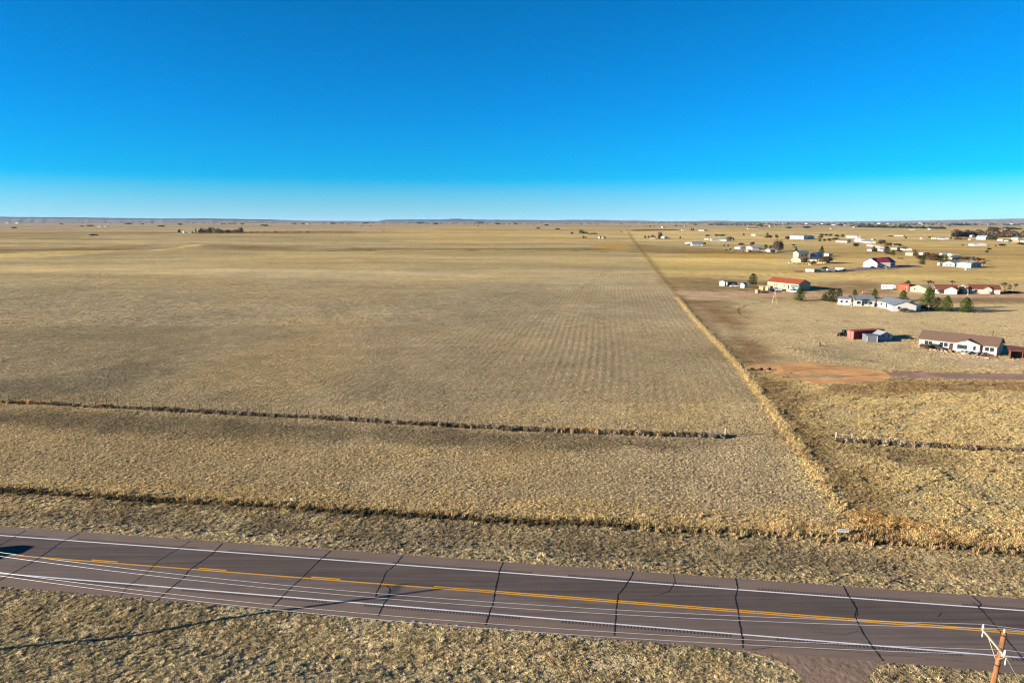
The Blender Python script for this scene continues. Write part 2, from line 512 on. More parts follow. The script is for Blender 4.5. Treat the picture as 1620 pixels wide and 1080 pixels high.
def grass_material(name, gain=1.0, transl=0.35):
    m, n, l, b = nt(name)
    n.remove(b)
    o = n['Material Output']
    a = n.new('ShaderNodeAttribute')
    a.attribute_type = 'INSTANCER'
    a.attribute_name = 'tint'
    oi = n.new('ShaderNodeAttribute')
    oi.attribute_name = 'shade'
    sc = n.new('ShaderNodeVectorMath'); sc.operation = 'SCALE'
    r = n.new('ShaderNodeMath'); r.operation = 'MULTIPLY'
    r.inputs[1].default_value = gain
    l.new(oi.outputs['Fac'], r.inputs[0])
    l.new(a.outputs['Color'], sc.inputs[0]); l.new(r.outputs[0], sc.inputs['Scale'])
    d = n.new('ShaderNodeBsdfDiffuse')
    t = n.new('ShaderNodeBsdfTranslucent')
    l.new(sc.outputs[0], d.inputs[0]); l.new(sc.outputs[0], t.inputs[0])
    mx = n.new('ShaderNodeMixShader')
    mx.inputs[0].default_value = transl
    l.new(d.outputs[0], mx.inputs[1]); l.new(t.outputs[0], mx.inputs[2])
    l.new(mx.outputs[0], o.inputs['Surface'])
    return m

# ------------------------------------------------------------------ tagging and mesh helpers
def tag(o, label=None, cat=None, group=None, kind=None):
    if label: o['label'] = label
    if cat: o['category'] = cat
    if group: o['group'] = group
    if kind: o['kind'] = kind
    return o

def empty(name, loc, rz=0.0):
    o = bpy.data.objects.new(name, None)
    o.location = loc
    o.rotation_euler = (0, 0, rz)
    o.empty_display_size = 0.5
    COL.objects.link(o)
    return o

class MB:
    """collects simple solids; build() links them as one mesh object"""
    def __init__(s):
        s.v, s.f, s.mi = [], [], []
    def add(s, verts, faces, mi=0):
        k = len(s.v)
        s.v.extend([tuple(p) for p in verts])
        s.f.extend([tuple(k + i for i in f) for f in faces])
        s.mi.extend([mi] * len(faces))
        return s
    def box(s, x0, x1, y0, y1, z0, z1, mi=0, M=None):
        P = [(x0, y0, z0), (x1, y0, z0), (x1, y1, z0), (x0, y1, z0), (x0, y0, z1), (x1, y0, z1), (x1, y1, z1), (x0, y1, z1)]
        if M is not None:
            P = [tuple(M @ Vector(p)) for p in P]
        return s.add(P, [(0, 3, 2, 1), (4, 5, 6, 7), (0, 1, 5, 4), (1, 2, 6, 5), (2, 3, 7, 6), (3, 0, 4, 7)], mi)
    def prism(s, poly, y0, y1, mi=0, axis='y'):
        """extrude an (a, z) outline along y (or along x)"""
        n = len(poly)
        if axis == 'y':
            P = [(a, y0, b) for a, b in poly] + [(a, y1, b) for a, b in poly]
        else:
            P = [(y0, a, b) for a, b in poly] + [(y1, a, b) for a, b in poly]
        F = [tuple(range(n)), tuple(range(2 * n - 1, n - 1, -1))]
        F += [(i, i + n, (i + 1) % n + n, (i + 1) % n) for i in range(n)]
        return s.add(P, F, mi)
    def tube(s, pts, r0, r1=None, n=6, mi=0, cap=True):
        r1 = r0 if r1 is None else r1
        pts = [Vector(p) for p in pts]
        m = len(pts)
        ring = []
        for i, p in enumerate(pts):
            d = (pts[min(i + 1, m - 1)] - pts[max(i - 1, 0)]).normalized()
            a = d.orthogonal().normalized()
            b = d.cross(a)
            r = r0 + (r1 - r0) * i / max(m - 1, 1)
            ring.append([p + (a * math.cos(2 * math.pi * k / n) + b * math.sin(2 * math.pi * k / n)) * r for k in range(n)])
        V = [q for rg_ in ring for q in rg_]
        F = []
        for i in range(m - 1):
            for k in range(n):
                F.append((i * n + k, i * n + (k + 1) % n, (i + 1) * n + (k + 1) % n, (i + 1) * n + k))
        if cap:
            F.append(tuple(range(n - 1, -1, -1)))
            F.append(tuple((m - 1) * n + k for k in range(n)))
        return s.add(V, F, mi)
    def mesh(s, name, mats, smooth_=False):
        me = bpy.data.meshes.new(name)
        me.from_pydata(s.v, [], s.f)
        mats = mats if isinstance(mats, (list, tuple)) else [mats]
        for m in mats:
            me.materials.append(m)
        if len(mats) > 1:
            me.polygons.foreach_set('material_index', s.mi)
        bm = bmesh.new(); bm.from_mesh(me)
        bmesh.ops.recalc_face_normals(bm, faces=bm.faces)
        bm.to_mesh(me); bm.free()
        if smooth_:
            me.polygons.foreach_set('use_smooth', [True] * len(me.polygons))
        return me
    def build(s, name, mats, parent=None, smooth_=False):
        o = bpy.data.objects.new(name, s.mesh(name, mats, smooth_))
        COL.objects.link(o)
        if parent is not None:
            o.parent = parent
        return o

def part(name, me, parent):
    o = bpy.data.objects.new(name, me)
    COL.objects.link(o)
    o.parent = parent
    return o

def copy_tree(o, parent=None):
    c = o.copy()
    COL.objects.link(c)
    c.parent = parent
    for ch in list(o.children):
        copy_tree(ch, c)
    return c

# ------------------------------------------------------------------ ground
def build_ground():
    rows = [0.5, 6, 14, 22, 30, 36]
    r = 40.0
    while r < 46000:
        rows.append(r)
        r += max(0.55, min(0.02 * r, 1.25 * r * r / 23900.0))
    rows = np.array(rows)
    fr = math.radians(47)
    th = np.concatenate([np.linspace(-fr, fr, 860), np.linspace(fr, 2 * math.pi - fr, 62)[1:-1]])
    R, T = np.meshgrid(rows, th, indexing='ij')
    X, Y = R * np.sin(T), R * np.cos(T)
    Z = height(X, Y)
    back = np.abs(np.where(T > math.pi, T - 2 * math.pi, T)) > fr + .01
    Z = np.where(back & (R > 300), Z * 0.3, Z)
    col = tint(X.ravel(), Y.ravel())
    col = col * (1 - .22 * smooth(280, 110, np.hypot(X, Y)).ravel())[:, None]      # bare soil between the tufts
    nr, nt_ = R.shape
    V = np.stack([X.ravel(), Y.ravel(), Z.ravel()], 1)
    i = np.arange(nr - 1)[:, None] * nt_
    j = np.arange(nt_)[None, :]
    j2 = (j + 1) % nt_
    F = np.stack([(i + j).ravel(), (i + nt_ + j).ravel(), (i + nt_ + j2).ravel(), (i + j2).ravel()], 1)[:, ::-1]
    me = bpy.data.meshes.new('ground')
    me.vertices.add(len(V)); me.vertices.foreach_set('co', V.astype(np.float32).ravel())
    me.loops.add(F.size); me.loops.foreach_set('vertex_index', F.astype(np.int32).ravel())
    me.polygons.add(len(F)); me.polygons.foreach_set('loop_start', (np.arange(len(F)) * 4).astype(np.int32))
    me.update(calc_edges=True)
    at = me.attributes.new('tint', 'FLOAT_COLOR', 'POINT')
    at.data.foreach_set('color', np.concatenate([col, np.ones((len(col), 1))], 1).astype(np.float32).ravel())
    rd, ra = row_amp(X.ravel(), Y.ravel())
    for nm, v_ in (('rowd', rd), ('rowa', ra)):
        q = me.attributes.new(nm, 'FLOAT', 'POINT'); q.data.foreach_set('value', v_.astype(np.float32))
    me.polygons.foreach_set('use_smooth', np.ones(len(F), bool))
    me.materials.append(ground_material())
    o = bpy.data.objects.new('ground', me)
    COL.objects.link(o)
    tag(o, 'dry tan prairie and mown field stretching flat to the horizon', 'ground', kind='structure')
    return o
build_ground()
# ------------------------------------------------------------------ highway
def asphalt(name, col, streak=.12):
    m, n, l, b = nt(name)
    g = n.new('ShaderNodeNewGeometry')
    mp = n.new('ShaderNodeMapping')
    mp.inputs['Rotation'].default_value = (0, 0, -RA)
    mp.inputs['Scale'].default_value = (0.05, 1.3, 1)
    l.new(g.outputs['Position'], mp.inputs[0])
    t1 = n.new('ShaderNodeTexNoise'); t1.inputs['Scale'].default_value = 1.6; t1.inputs['Detail'].default_value = 4
    l.new(mp.outputs[0], t1.inputs['Vector'])
    t2 = n.new('ShaderNodeTexNoise'); t2.inputs['Scale'].default_value = 9; t2.inputs['Detail'].default_value = 8; t2.inputs['Roughness'].default_value = .8
    l.new(g.outputs['Position'], t2.inputs['Vector'])
    t3 = n.new('ShaderNodeTexNoise'); t3.inputs['Scale'].default_value = .35; t3.inputs['Detail'].default_value = 4
    l.new(g.outputs['Position'], t3.inputs['Vector'])
    def mr(s, k):
        r = n.new('ShaderNodeMapRange'); r.inputs['From Min'].default_value = .3; r.inputs['From Max'].default_value = .7
        r.inputs['To Min'].default_value = 1 - k; r.inputs['To Max'].default_value = 1 + k
        l.new(s, r.inputs[0]); return r.outputs[0]
    a = n.new('ShaderNodeMath'); a.operation = 'MULTIPLY'; l.new(mr(t1.outputs[0], streak), a.inputs[0]); l.new(mr(t2.outputs[0], .16), a.inputs[1])
    c = n.new('ShaderNodeMath'); c.operation = 'MULTIPLY'; l.new(a.outputs[0], c.inputs[0]); l.new(mr(t3.outputs[0], .08), c.inputs[1])
    s = n.new('ShaderNodeVectorMath'); s.operation = 'SCALE'; s.inputs[0].default_value = tuple(C(col))
    l.new(c.outputs[0], s.inputs['Scale']); l.new(s.outputs[0], b.inputs['Base Color'])
    b.inputs['Roughness'].default_value = .9
    b.inputs['Specular IOR Level'].default_value = .25
    return m

M_SHOULDER = asphalt('shoulder_asphalt', (.184, .130, .096), .10)
M_LANE_FAR = asphalt('far_lane_asphalt', (.100, .074, .060), .24)
M_LANE_NEAR = asphalt('near_lane_asphalt', (.152, .112, .090), .18)
M_WHITE = mat('white_road_paint', '#dcdcda', .7, .10, 6)
M_YELLOW = mat('yellow_road_paint', '#d89a24', .7, .14, 6)
M_SEAL = mat('crack_sealant', '#2a251f', .6, .10, 6)
M_GROOVE = mat('milled_groove', '#4a4140', .9, .1, 9)

HALF = 900.0
hw = empty('highway', (*RP(0, W_C), 0), RA)
tag(hw, 'two lane asphalt highway crossing the foreground with yellow centre lines', 'road', kind='structure')
def strip(name, w0, w1, z0, z1, m, u0=-HALF, u1=HALF, kind=None, taper=False):
    b = MB().box(u0, u1, w0 - W_C, w1 - W_C, z0, z1)
    o = b.build(name, m, hw)
    return o
# road courses, each butted to the next with its own thickness
wav = MB()
strip('shoulder', W_NEAR, W_BW, -0.5, 0.0, M_SHOULDER)
strip('lane', W_BW, W_C, -0.5, 0.003, M_LANE_NEAR)
strip('lane', W_C, W_TW, -0.5, 0.003, M_LANE_FAR)
strip('shoulder', W_TW, W_FAR, -0.5, 0.0, M_SHOULDER)
strip('edge_line', W_BW - .075, W_BW + .085, 0.0045, 0.010, M_WHITE)
strip('edge_line', W_TW - .085, W_TW + .075, 0.0045, 0.010, M_WHITE)

def to_road(px, py):
    g = G(px, py, 0.0)
    u = g.x * RT[0] + g.y * RT[1]
    w = g.x * RN[0] + g.y * RN[1]
    return u - 0.0, w
U0 = to_road(700, 925)[0]
uL = to_road(0, 874)[0]
strip('centre_line', W_C - .23, W_C - .05, 0.0065, 0.011, M_YELLOW)
strip('centre_line', W_C + .05, W_C + .23, 0.0065, 0.011, M_YELLOW, u0=to_road(690, 920)[0])
d0 = to_road(145, 885)[0]
for k in range(-3, 4):
    u0 = d0 + 12.19 * k
    if u0 < to_road(690, 920)[0] - 4:
        strip('centre_line', W_C + .05, W_C + .23, 0.0065, 0.011, M_YELLOW, u0=u0, u1=u0 + 3.05)
# milled rumble strips (tick marks) beside the lines
rb = MB()
for u in np.arange(-150, 170, .30):
    ph = (u + 150) % 18.3
    if ph < 14.6:
        rb.box(u, u + .17, W_BW - W_C - .50, W_BW - W_C - .14, 0.002, 0.0055)
        rb.box(u + .1, u + .27, W_TW - W_C + .14, W_TW - W_C + .50, 0.002, 0.0055)
    hw_ = .075
    rb.box(u, u + .06, -hw_, hw_, 0.0065, 0.0125)  # centre ticks: shadow in the grooves painted as dark bars
o = rb.build('rumble_strip', M_GROOVE, hw); tag(o, kind='stuff')

def ribbon(pts, w, z, wob=0.25, n=10, seedk=0):
    """thin flat band along road-frame points, with an irregular width"""
    r = random.Random(seedk)
    P = []
    for (a, b) in zip(pts[:-1], pts[1:]):
        for k in range(n):
            t = k / n
            P.append([a[0] + (b[0] - a[0]) * t, a[1] + (b[1] - a[1]) * t])
    P.append(list(pts[-1]))
    for q in P[1:-1]:
        q[0] += r.uniform(-.035, .035); q[1] += r.uniform(-.035, .035)
    V, F = [], []
    for i, q in enumerate(P):
        a, b = P[max(i - 1, 0)], P[min(i + 1, len(P) - 1)]
        dx, dy = b[0] - a[0], b[1] - a[1]
        L = math.hypot(dx, dy) or 1
        ww = w * (1 + r.uniform(-wob, wob)) / 2
        V += [(q[0] - dy / L * ww, q[1] + dx / L * ww, z), (q[0] + dy / L * ww, q[1] - dx / L * ww, z)]
    for i in range(len(P) - 1):
        F.append((2 * i, 2 * i + 1, 2 * i + 3, 2 * i + 2))
    n_ = len(V)
    V2 = V + [(x, y, zz - .003) for x, y, zz in V]
    for i in range(len(P) - 1):
        F.append((2 * i, 2 * i + 2, 2 * i + 2 + n_, 2 * i + n_))
        F.append((2 * i + 1, 2 * i + 1 + n_, 2 * i + 3 + n_, 2 * i + 3))
    return V2, F
CRACKS = [
    ([(41, 838.5), (0, 862), (-30, 880)], .09), ([(126, 843), (97, 857), (75, 873), (47, 891), (18, 907), (-4, 919)], .12),
    ([(301, 855), (280, 869), (250, 887), (230, 907), (200, 928), (190, 943)], .07),
    ([(352, 859), (335, 876), (308, 895), (297, 903), (290, 914), (265, 934), (250, 948)], .13),
    ([(523, 871), (505, 886), (482, 909), (460, 929), (445, 945), (430, 960)], .12),
    ([(637, 878), (625, 893), (610, 905), (603, 923), (596, 935), (594, 944)], .11), ([(611, 926), (617, 931), (615, 943), (607, 955), (598, 974)], .11),
    ([(796, 889), (790, 903), (784, 932), (780, 953), (772, 975), (768, 988)], .15),
    ([(1002, 902), (998, 913), (989, 927), (978, 940), (975, 963), (973, 990), (972, 1005)], .14),
    ([(1065, 906), (1068, 921), (1058, 935), (1045, 940), (1030, 942)], .07),
    ([(1163, 913), (1167, 930), (1163, 945), (1167, 963), (1170, 985), (1174, 1005), (1175, 1024)], .15),
    ([(1333, 925), (1344, 945), (1355, 962), (1352, 973), (1357, 985), (1368, 1005), (1380, 1022), (1397, 1045)], .15),
    ([(1350, 950), (1357, 967), (1356, 974)], .08),
    ([(1536, 940), (1552, 955), (1548, 960), (1567, 980), (1583, 1000), (1600, 1020), (1620, 1043), (1630, 1060)], .14),
    ([(1285, 999), (1335, 1003), (1357, 998)], .05), ([(1178, 1031), (1247, 1021)], .06),
    ([(1538, 952), (1558, 966)], .07), ([(1484, 975), (1489, 969)], .07),
]
for k, (pl, w) in enumerate(CRACKS):
    pts = []
    for p in pl:
        u, v = to_road(*p)
        pts.append((u, max(W_NEAR + .02, min(W_FAR - .02, v)) - W_C))
    V, F = ribbon(pts, w * .7, 0.0155, .45, 8, k)
    MB().add(V, F).build('crack_seal', M_SEAL, hw)
pts = [(u, W_NEAR - W_C + 1.05 + .02 * math.sin(u)) for u in np.arange(to_road(1180, 1030)[0], 60, 3.0)]
V, F = ribbon(pts, .05, 0.004, .4, 4, 99)
MB().add(V, F).build('seam', M_GROOVE, hw)

def sheet(name, px, z, m, label, cat=None, kind='structure', drop=0.25, world=None):
    """flat sheet with a thin edge, outlined by photo points on the ground"""
    W = world or [W2(*p) for p in px]
    n = len(W)
    V, F = [], []
    for x, y in W:
        V.append((x, y, float(height(x, y)) + z))
    V += [(x, y, zz - drop) for x, y, zz in V]
    F.append(tuple(range(n)))
    F += [(i, (i + 1) % n, (i + 1) % n + n, i + n) for i in range(n)]
    o = MB().add(V, F).build(name, m)
    tag(o, label, cat, kind=kind)
    return o, W

def ragged(W, amp, step, seedk=1):
    """subdivide a world outline and roughen it"""
    r = random.Random(seedk)
    O = []
    n = len(W)
    for i in range(n):
        a, b = W[i], W[(i + 1) % n]
        L = math.hypot(b[0] - a[0], b[1] - a[1])
        k = max(1, int(L / step))
        for j in range(k):
            t = j / k
            O.append((a[0] + (b[0] - a[0]) * t + r.uniform(-amp, amp), a[1] + (b[1] - a[1]) * t + r.uniform(-amp, amp)))
    return O

def dirt(name, col, noise=.10):
    m, n, l, b = nt(name)
    g = n.new('ShaderNodeNewGeometry')
    t1 = n.new('ShaderNodeTexNoise'); t1.inputs['Scale'].default_value = .16; t1.inputs['Detail'].default_value = 8; t1.inputs['Roughness'].default_value = .65
    t2 = n.new('ShaderNodeTexNoise'); t2.inputs['Scale'].default_value = 1.6; t2.inputs['Detail'].default_value = 5
    l.new(g.outputs['Position'], t1.inputs['Vector']); l.new(g.outputs['Position'], t2.inputs['Vector'])
    r = n.new('ShaderNodeValToRGB')
    c = C(col)
    r.color_ramp.elements[0].position = .36; r.color_ramp.elements[0].color = (*(c * .78), 1)
    r.color_ramp.elements[1].position = .64; r.color_ramp.elements[1].color = (*(c * 1.16), 1)
    l.new(t1.outputs[0], r.inputs[0])
    mr = n.new('ShaderNodeMapRange'); mr.inputs['To Min'].default_value = 1 - noise; mr.inputs['To Max'].default_value = 1 + noise
    l.new(t2.outputs[0], mr.inputs[0])
    s = n.new('ShaderNodeVectorMath'); s.operation = 'SCALE'
    l.new(r.outputs[0], s.inputs[0]); l.new(mr.outputs[0], s.inputs['Scale']); l.new(s.outputs[0], b.inputs['Base Color'])
    b.inputs['Roughness'].default_value = 1; b.inputs['Specular IOR Level'].default_value = .05
    bp = n.new('ShaderNodeBump'); bp.inputs['Strength'].default_value = .8; bp.inputs['Distance'].default_value = .12
    l.new(t2.outputs[0], bp.inputs['Height']); l.new(bp.outputs[0], b.inputs['Normal'])
    return m
M_DIRT = dirt('red_dirt', '#cf9c66')
M_DIRT2 = dirt('pale_pink_dirt', '#c39c7c')
M_LANE2 = dirt('worn_mauve_chipseal', '#9d7f6c', .05)
M_GRAV = dirt('pinkish_gravel', '#86705f', .14)

# the paved approach at the bottom of the frame
ap_w = [RP(to_road(1176, 1030)[0], W_NEAR), RP(to_road(1402, 1047)[0], W_NEAR)] + [W2(*p) for p in [(1384, 1058), (1371, 1074), (1364, 1095), (1362, 1160), (1290, 1160), (1284, 1100), (1268, 1072), (1245, 1052), (1215, 1041)]]
nA = len(ap_w)
APW = ap_w
V = [(x, y, -.006) for x, y in ap_w] + [(x, y, -.4) for x, y in ap_w]
ap = MB().add(V, [tuple(range(nA))] + [(i, (i + 1) % nA, (i + 1) % nA + nA, i + nA) for i in range(nA)]).build('driveway', M_GRAV)
tag(ap, 'pinkish gravel driveway apron joining the near edge of the highway', 'driveway', kind='structure')
nt0 = len(ap_w)

TURN = [(1176, 581), (1190, 577), (1215, 575.5), (1245, 573.5), (1302, 574), (1350, 581), (1395, 588), (1414, 592), (1411, 598), (1385, 603), (1342, 607), (1293, 607.5), (1250, 600), (1222, 590), (1208, 584.5), (1190, 583.5)]
turn_w = ragged([W2(*p) for p in TURN], .35, 2.0, 3)
sheet('dirt_turnaround', None, .05, M_DIRT, 'orange dirt turning circle at the end of the side road', 'dirt circle', world=turn_w)
SIDE = [(1400, 588.5), (1470, 589.3), (1620, 592.3), (1760, 595), (1760, 606), (1620, 602.5), (1500, 599.5), (1413, 598)]
side_w = [W2(*p) for p in SIDE]
sheet('side_road', None, .066, M_LANE2, 'mauve grey paved side road running right from the dirt circle', 'road', world=side_w)
LANE = [(1068, 461.5), (1100, 461), (1166, 463), (1240, 464.5), (1330, 465), (1450, 466), (1620, 466.5), (1720, 466.5), (1720, 470.5), (1620, 471), (1450, 470.5), (1330, 469.5), (1240, 469), (1168, 469.5), (1110, 469.5), (1075, 466)]
lane_w = [W2(*p) for p in LANE]
sheet('dirt_lane', None, .05, M_DIRT2, 'pale pink dirt lane passing behind the white houses', 'dirt road', world=lane_w)
DRV = [(1335, 424.5), (1420, 420), (1455, 420), (1462, 422), (1425, 424), (1380, 427), (1335, 430), (1318, 430)]
drv_w = [W2(*p) for p in DRV]
sheet('gravel_yard', None, .06, dirt('grey_yard_gravel', '#85766f'), 'grey gravel drive in front of the red roofed house', 'driveway', world=drv_w)
for k_, (rx, ry, cx, cy, a0_, a1_) in enumerate([(70, 9.5, 1305, 591, 2.4, 5.6), (50, 6, 1300, 590, 2.0, 5.9), (88, 12.5, 1305, 591.5, 3.3, 5.9), (45, 2.5, 1345, 592, .2, 3.2)]):
    pts = [W2(cx + rx * math.cos(a), cy - ry * math.sin(a) * -1) for a in np.linspace(a0_, a1_, 26)]
    V, F = ribbon(pts, .45, .078, .5, 3, 200 + k_)
    MB().add(V, F).build('tyre_rut', dirt('rutted_dirt', '#a87a50') if k_ == 0 else bpy.data.materials['rutted_dirt'], bpy.data.objects['dirt_turnaround'])
EXCL = [APW, turn_w, side_w, lane_w, drv_w]

# ------------------------------------------------------------------ grass made of instanced tufts
def tuft_mesh(name, nb, rad, hgt, bw, lean, seedk, bend=.5):
    r = random.Random(seedk)
    V, F, S = [], [], []
    for i in range(nb):
        a = r.uniform(0, 2 * math.pi)
        d = r.random() ** .5
        bx, by = math.cos(a) * rad * .45 * d, math.sin(a) * rad * .45 * d
        h = hgt * r.uniform(.55, 1.0) * (1 - .3 * d)
        ex, ey = bx + math.cos(a) * rad * lean * r.uniform(.3, 1), by + math.sin(a) * rad * lean * r.uniform(.3, 1)
        pa = a + math.pi / 2 + r.uniform(-.9, .9)
        wx, wy = math.cos(pa) * bw / 2, math.sin(pa) * bw / 2
        mx, my, mz = bx + (ex - bx) * (1 - bend) * .5, by + (ey - by) * (1 - bend) * .5, h * .62
        k = len(V)
        V += [(bx - wx, by - wy, -.03), (bx + wx, by + wy, -.03), (mx - wx, my - wy, mz), (mx + wx, my + wy, mz), (ex, ey, h * r.uniform(.72, 1.0))]
        F += [(k, k + 1, k + 3, k + 2), (k + 2, k + 3, k + 4)]
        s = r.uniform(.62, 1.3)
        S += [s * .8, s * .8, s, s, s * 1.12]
    me = bpy.data.meshes.new(name)
    me.from_pydata(V, [], F)
    at = me.attributes.new('shade', 'FLOAT', 'POINT')
    at.data.foreach_set('value', S)
    return me

def scatter(name, x, y, scl, tintc, variants, label, tilt=.25, zoff=0.0, cat='grass'):
    n = len(x)
    me = bpy.data.meshes.new(name)
    z = height(x, y) + zoff
    me.vertices.add(n)
    me.vertices.foreach_set('co', np.stack([x, y, z], 1).astype(np.float32).ravel())
    def at(nm, ty, arr, fld):
        q = me.attributes.new(nm, ty, 'POINT')
        q.data.foreach_set(fld, arr.astype(np.float32).ravel())
    rot = np.stack([rng.uniform(-tilt, tilt, n), rng.uniform(-tilt, tilt, n), rng.uniform(0, 6.283, n)], 1)
    at('rot', 'FLOAT_VECTOR', rot, 'vector')
    at('scl', 'FLOAT_VECTOR', scl, 'vector')
    at('tint', 'FLOAT_VECTOR', tintc, 'vector')
    o = bpy.data.objects.new(name, me)
    COL.objects.link(o)
    pc = bpy.data.collections.new(name + '_kinds')
    for v in variants:
        pc.objects.link(v)
    ng = bpy.data.node_groups.new(name, 'GeometryNodeTree')
    ng.interface.new_socket(name='Geometry', in_out='INPUT', socket_type='NodeSocketGeometry')
    ng.interface.new_socket(name='Geometry', in_out='OUTPUT', socket_type='NodeSocketGeometry')
    N, L = ng.nodes, ng.links
    gi, go = N.new('NodeGroupInput'), N.new('NodeGroupOutput')
    m2p = N.new('GeometryNodeMeshToPoints')
    iop = N.new('GeometryNodeInstanceOnPoints')
    ci = N.new('GeometryNodeCollectionInfo')
    ci.inputs['Collection'].default_value = pc
    ci.inputs['Separate Children'].default_value = True
    ci.inputs['Reset Children'].default_value = True
    iop.inputs['Pick Instance'].default_value = True
    a1 = N.new('GeometryNodeInputNamedAttribute'); a1.data_type = 'FLOAT_VECTOR'; a1.inputs['Name'].default_value = 'rot'
    a2 = N.new('GeometryNodeInputNamedAttribute'); a2.data_type = 'FLOAT_VECTOR'; a2.inputs['Name'].default_value = 'scl'
    e2r = N.new('FunctionNodeEulerToRotation')
    L.new(gi.outputs[0], m2p.inputs['Mesh'])
    L.new(m2p.outputs[0], iop.inputs['Points'])
    L.new(ci.outputs[0], iop.inputs['Instance'])
    L.new(a1.outputs['Attribute'], e2r.inputs[0]); L.new(e2r.outputs[0], iop.inputs['Rotation'])
    L.new(a2.outputs['Attribute'], iop.inputs['Scale'])
    L.new(iop.outputs[0], go.inputs[0])
    md = o.modifiers.new('scatter', 'NODES')
    md.node_group = ng
    tag(o, label, cat, kind='stuff')
    return o

M_GRASS = grass_material('dry_grass_blades', 1.0)
def variants(prefix, k, *a, **kw):
    out_ = []
    for i in range(k):
        me = tuft_mesh(prefix, *a, seedk=i * 7 + 3, **kw)
        me.materials.append(M_GRASS)
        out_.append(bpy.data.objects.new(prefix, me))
    return out_
T_BUNCH = variants('grass_tuft', 7, 44, .34, .28, .042, .95)
T_SHORT = variants('stubble_tuft', 5, 20, .36, .20, .075, 1.0)
T_TALL = variants('tall_grass_tuft', 6, 26, .40, .85, .06, .75)
T_FAR = variants('far_tuft', 4, 10, .55, .30, .20, .9)

def in_poly(x, y, P):
    return poly_sd(x, y, P) < 0

def field_points(y0, y1, dens, xm=1.0, pad=24):
    """random points over the visible wedge between two distances, density per square metre"""
    hx = lambda y: (y * .985 + 6.06) * .75 + pad
    A = (hx(y0) + hx(y1)) * (y1 - y0)
    n = int(A * dens)
    y = rng.uniform(y0, y1, int(n * 1.6))
    keep = rng.random(len(y)) < hx(y) / hx(y1)
    y = y[keep]
    x = rng.uniform(-1, 1, len(y)) * hx(y)
    w = x * RN[0] + y * RN[1]
    ok = (w < W_NEAR - .02) | (w > W_FAR + .02)
    x, y = x[ok], y[ok]
    for P in EXCL:
        P = np.array(P)
        lo, hi = P.min(0), P.max(0)
        m = (x > lo[0]) & (x < hi[0]) & (y > lo[1]) & (y < hi[1])
        if m.any():
            ins = np.zeros(len(x), bool)
            ins[m] = in_poly(x[m], y[m], P)
            x, y = x[~ins], y[~ins]
    return x, y

def vary(c, k=.22):
    n = len(c)
    j = 1 + (rng.random((n, 1)) - .5) * 2 * k
    h = 1 + (rng.random((n, 3)) - .5) * .10
    return np.clip(c * j * h, .01, .9)

GAIN = 1.17
# verges: bunch grass both sides of the highway
x, y = field_points(24, 92, 16)
w = x * RN[0] + y * RN[1]
m = (w < 76.6)
n2 = fbm(x, y, 2.2, 91, 3)
m &= (rng.random(len(x)) < smooth(.22, .5, n2) * .7 + .3)
x, y, w, n2 = x[m], y[m], w[m], n2[m]
s = (.36 + .62 * n2) * np.exp(rng.normal(0, .26, len(x)))
edge = np.minimum(np.abs(w - W_NEAR), np.abs(w - W_FAR))
s *= .55 + .45 * smooth(0, .8, edge)
scatter('verge_grass', x, y, np.stack([s, s, s * rng.uniform(.55, .95, len(x))], 1), vary(tint(x, y) * GAIN * np.where(w < 55, 1.05, 1.18)[:, None], .40), T_BUNCH, 'clumpy dry bunch grass on the verges along the highway')
# field between the right-of-way fence and the middle fence and beyond
def zone_field(y0, y1, dens, vs, sc, name, label, fade=None, vk=.34, gk=1.0):
    x, y = field_points(y0, y1, dens)
    w = x * RN[0] + y * RN[1]
    dx = x - bnd_x(y)
    left = (w > 76.2) & (dx < -.5)
    x, y = x[left], y[left]
    if fade:
        k_ = rng.random(len(x)) < 1 - smooth(fade[0], fade[1], y)
        x, y = x[k_], y[k_]
    n2 = fbm(x, y, 3.0, 93, 3)
    s = sc * (.55 + .9 * n2) * rng.uniform(.7, 1.25, len(x))
    scatter(name, x, y, np.stack([s, s, s * rng.uniform(.7, 1.15, len(x))], 1), vary(tint(x, y, True) * GAIN * gk, vk), vs, label)
zone_field(72, 130, 10.5, T_SHORT, .62, 'field_stubble', 'short grey tan stubble of the big field near the fences', gk=1.27)
zone_field(130, 230, 5.6, T_FAR, .46, 'field_stubble', 'short tan stubble in the middle of the big field', None, .26, 1.08)
zone_field(230, 520, 1.2, T_FAR, .70, 'field_stubble', 'low stubble far out across the big field', (200, 520), .15)
# lots right of the boundary: longer golden grass near, thin grass on the mown lots
x, y = field_points(70, 160, 11.0)
w = x * RN[0] + y * RN[1]
dx = x - bnd_x(y)
m = (w > 76.2) & (dx > -.5)
x, y = x[m], y[m]
n2 = fbm(x * .8, y, 2.6, 95, 3)
m = rng.random(len(x)) < .25 + .75 * smooth(.3, .52, n2)
x, y, n2 = x[m], y[m], n2[m]
s = (.46 + .72 * smooth(.3, .7, n2)) * rng.uniform(.7, 1.3, len(x))
scatter('golden_grass', x, y, np.stack([s, s, s * rng.uniform(.8, 1.4, len(x))], 1), vary(tint(x, y) * GAIN, .32), T_BUNCH, 'thick golden bunch grass on the lot right of the field')
x, y = field_points(150, 480, 1.5)
m = (x - bnd_x(y) > 1) & (rng.random(len(x)) > smooth(200, 480, y))
x, y = x[m], y[m]
n2 = fbm(x, y, 6, 97, 3)
s = (.35 + .6 * n2) * rng.uniform(.7, 1.3, len(x))
scatter('lot_grass', x, y, np.stack([s, s, s * .8], 1), vary(tint(x, y) * GAIN, .12), T_FAR, 'thin dry grass on the lots around the mobile homes')

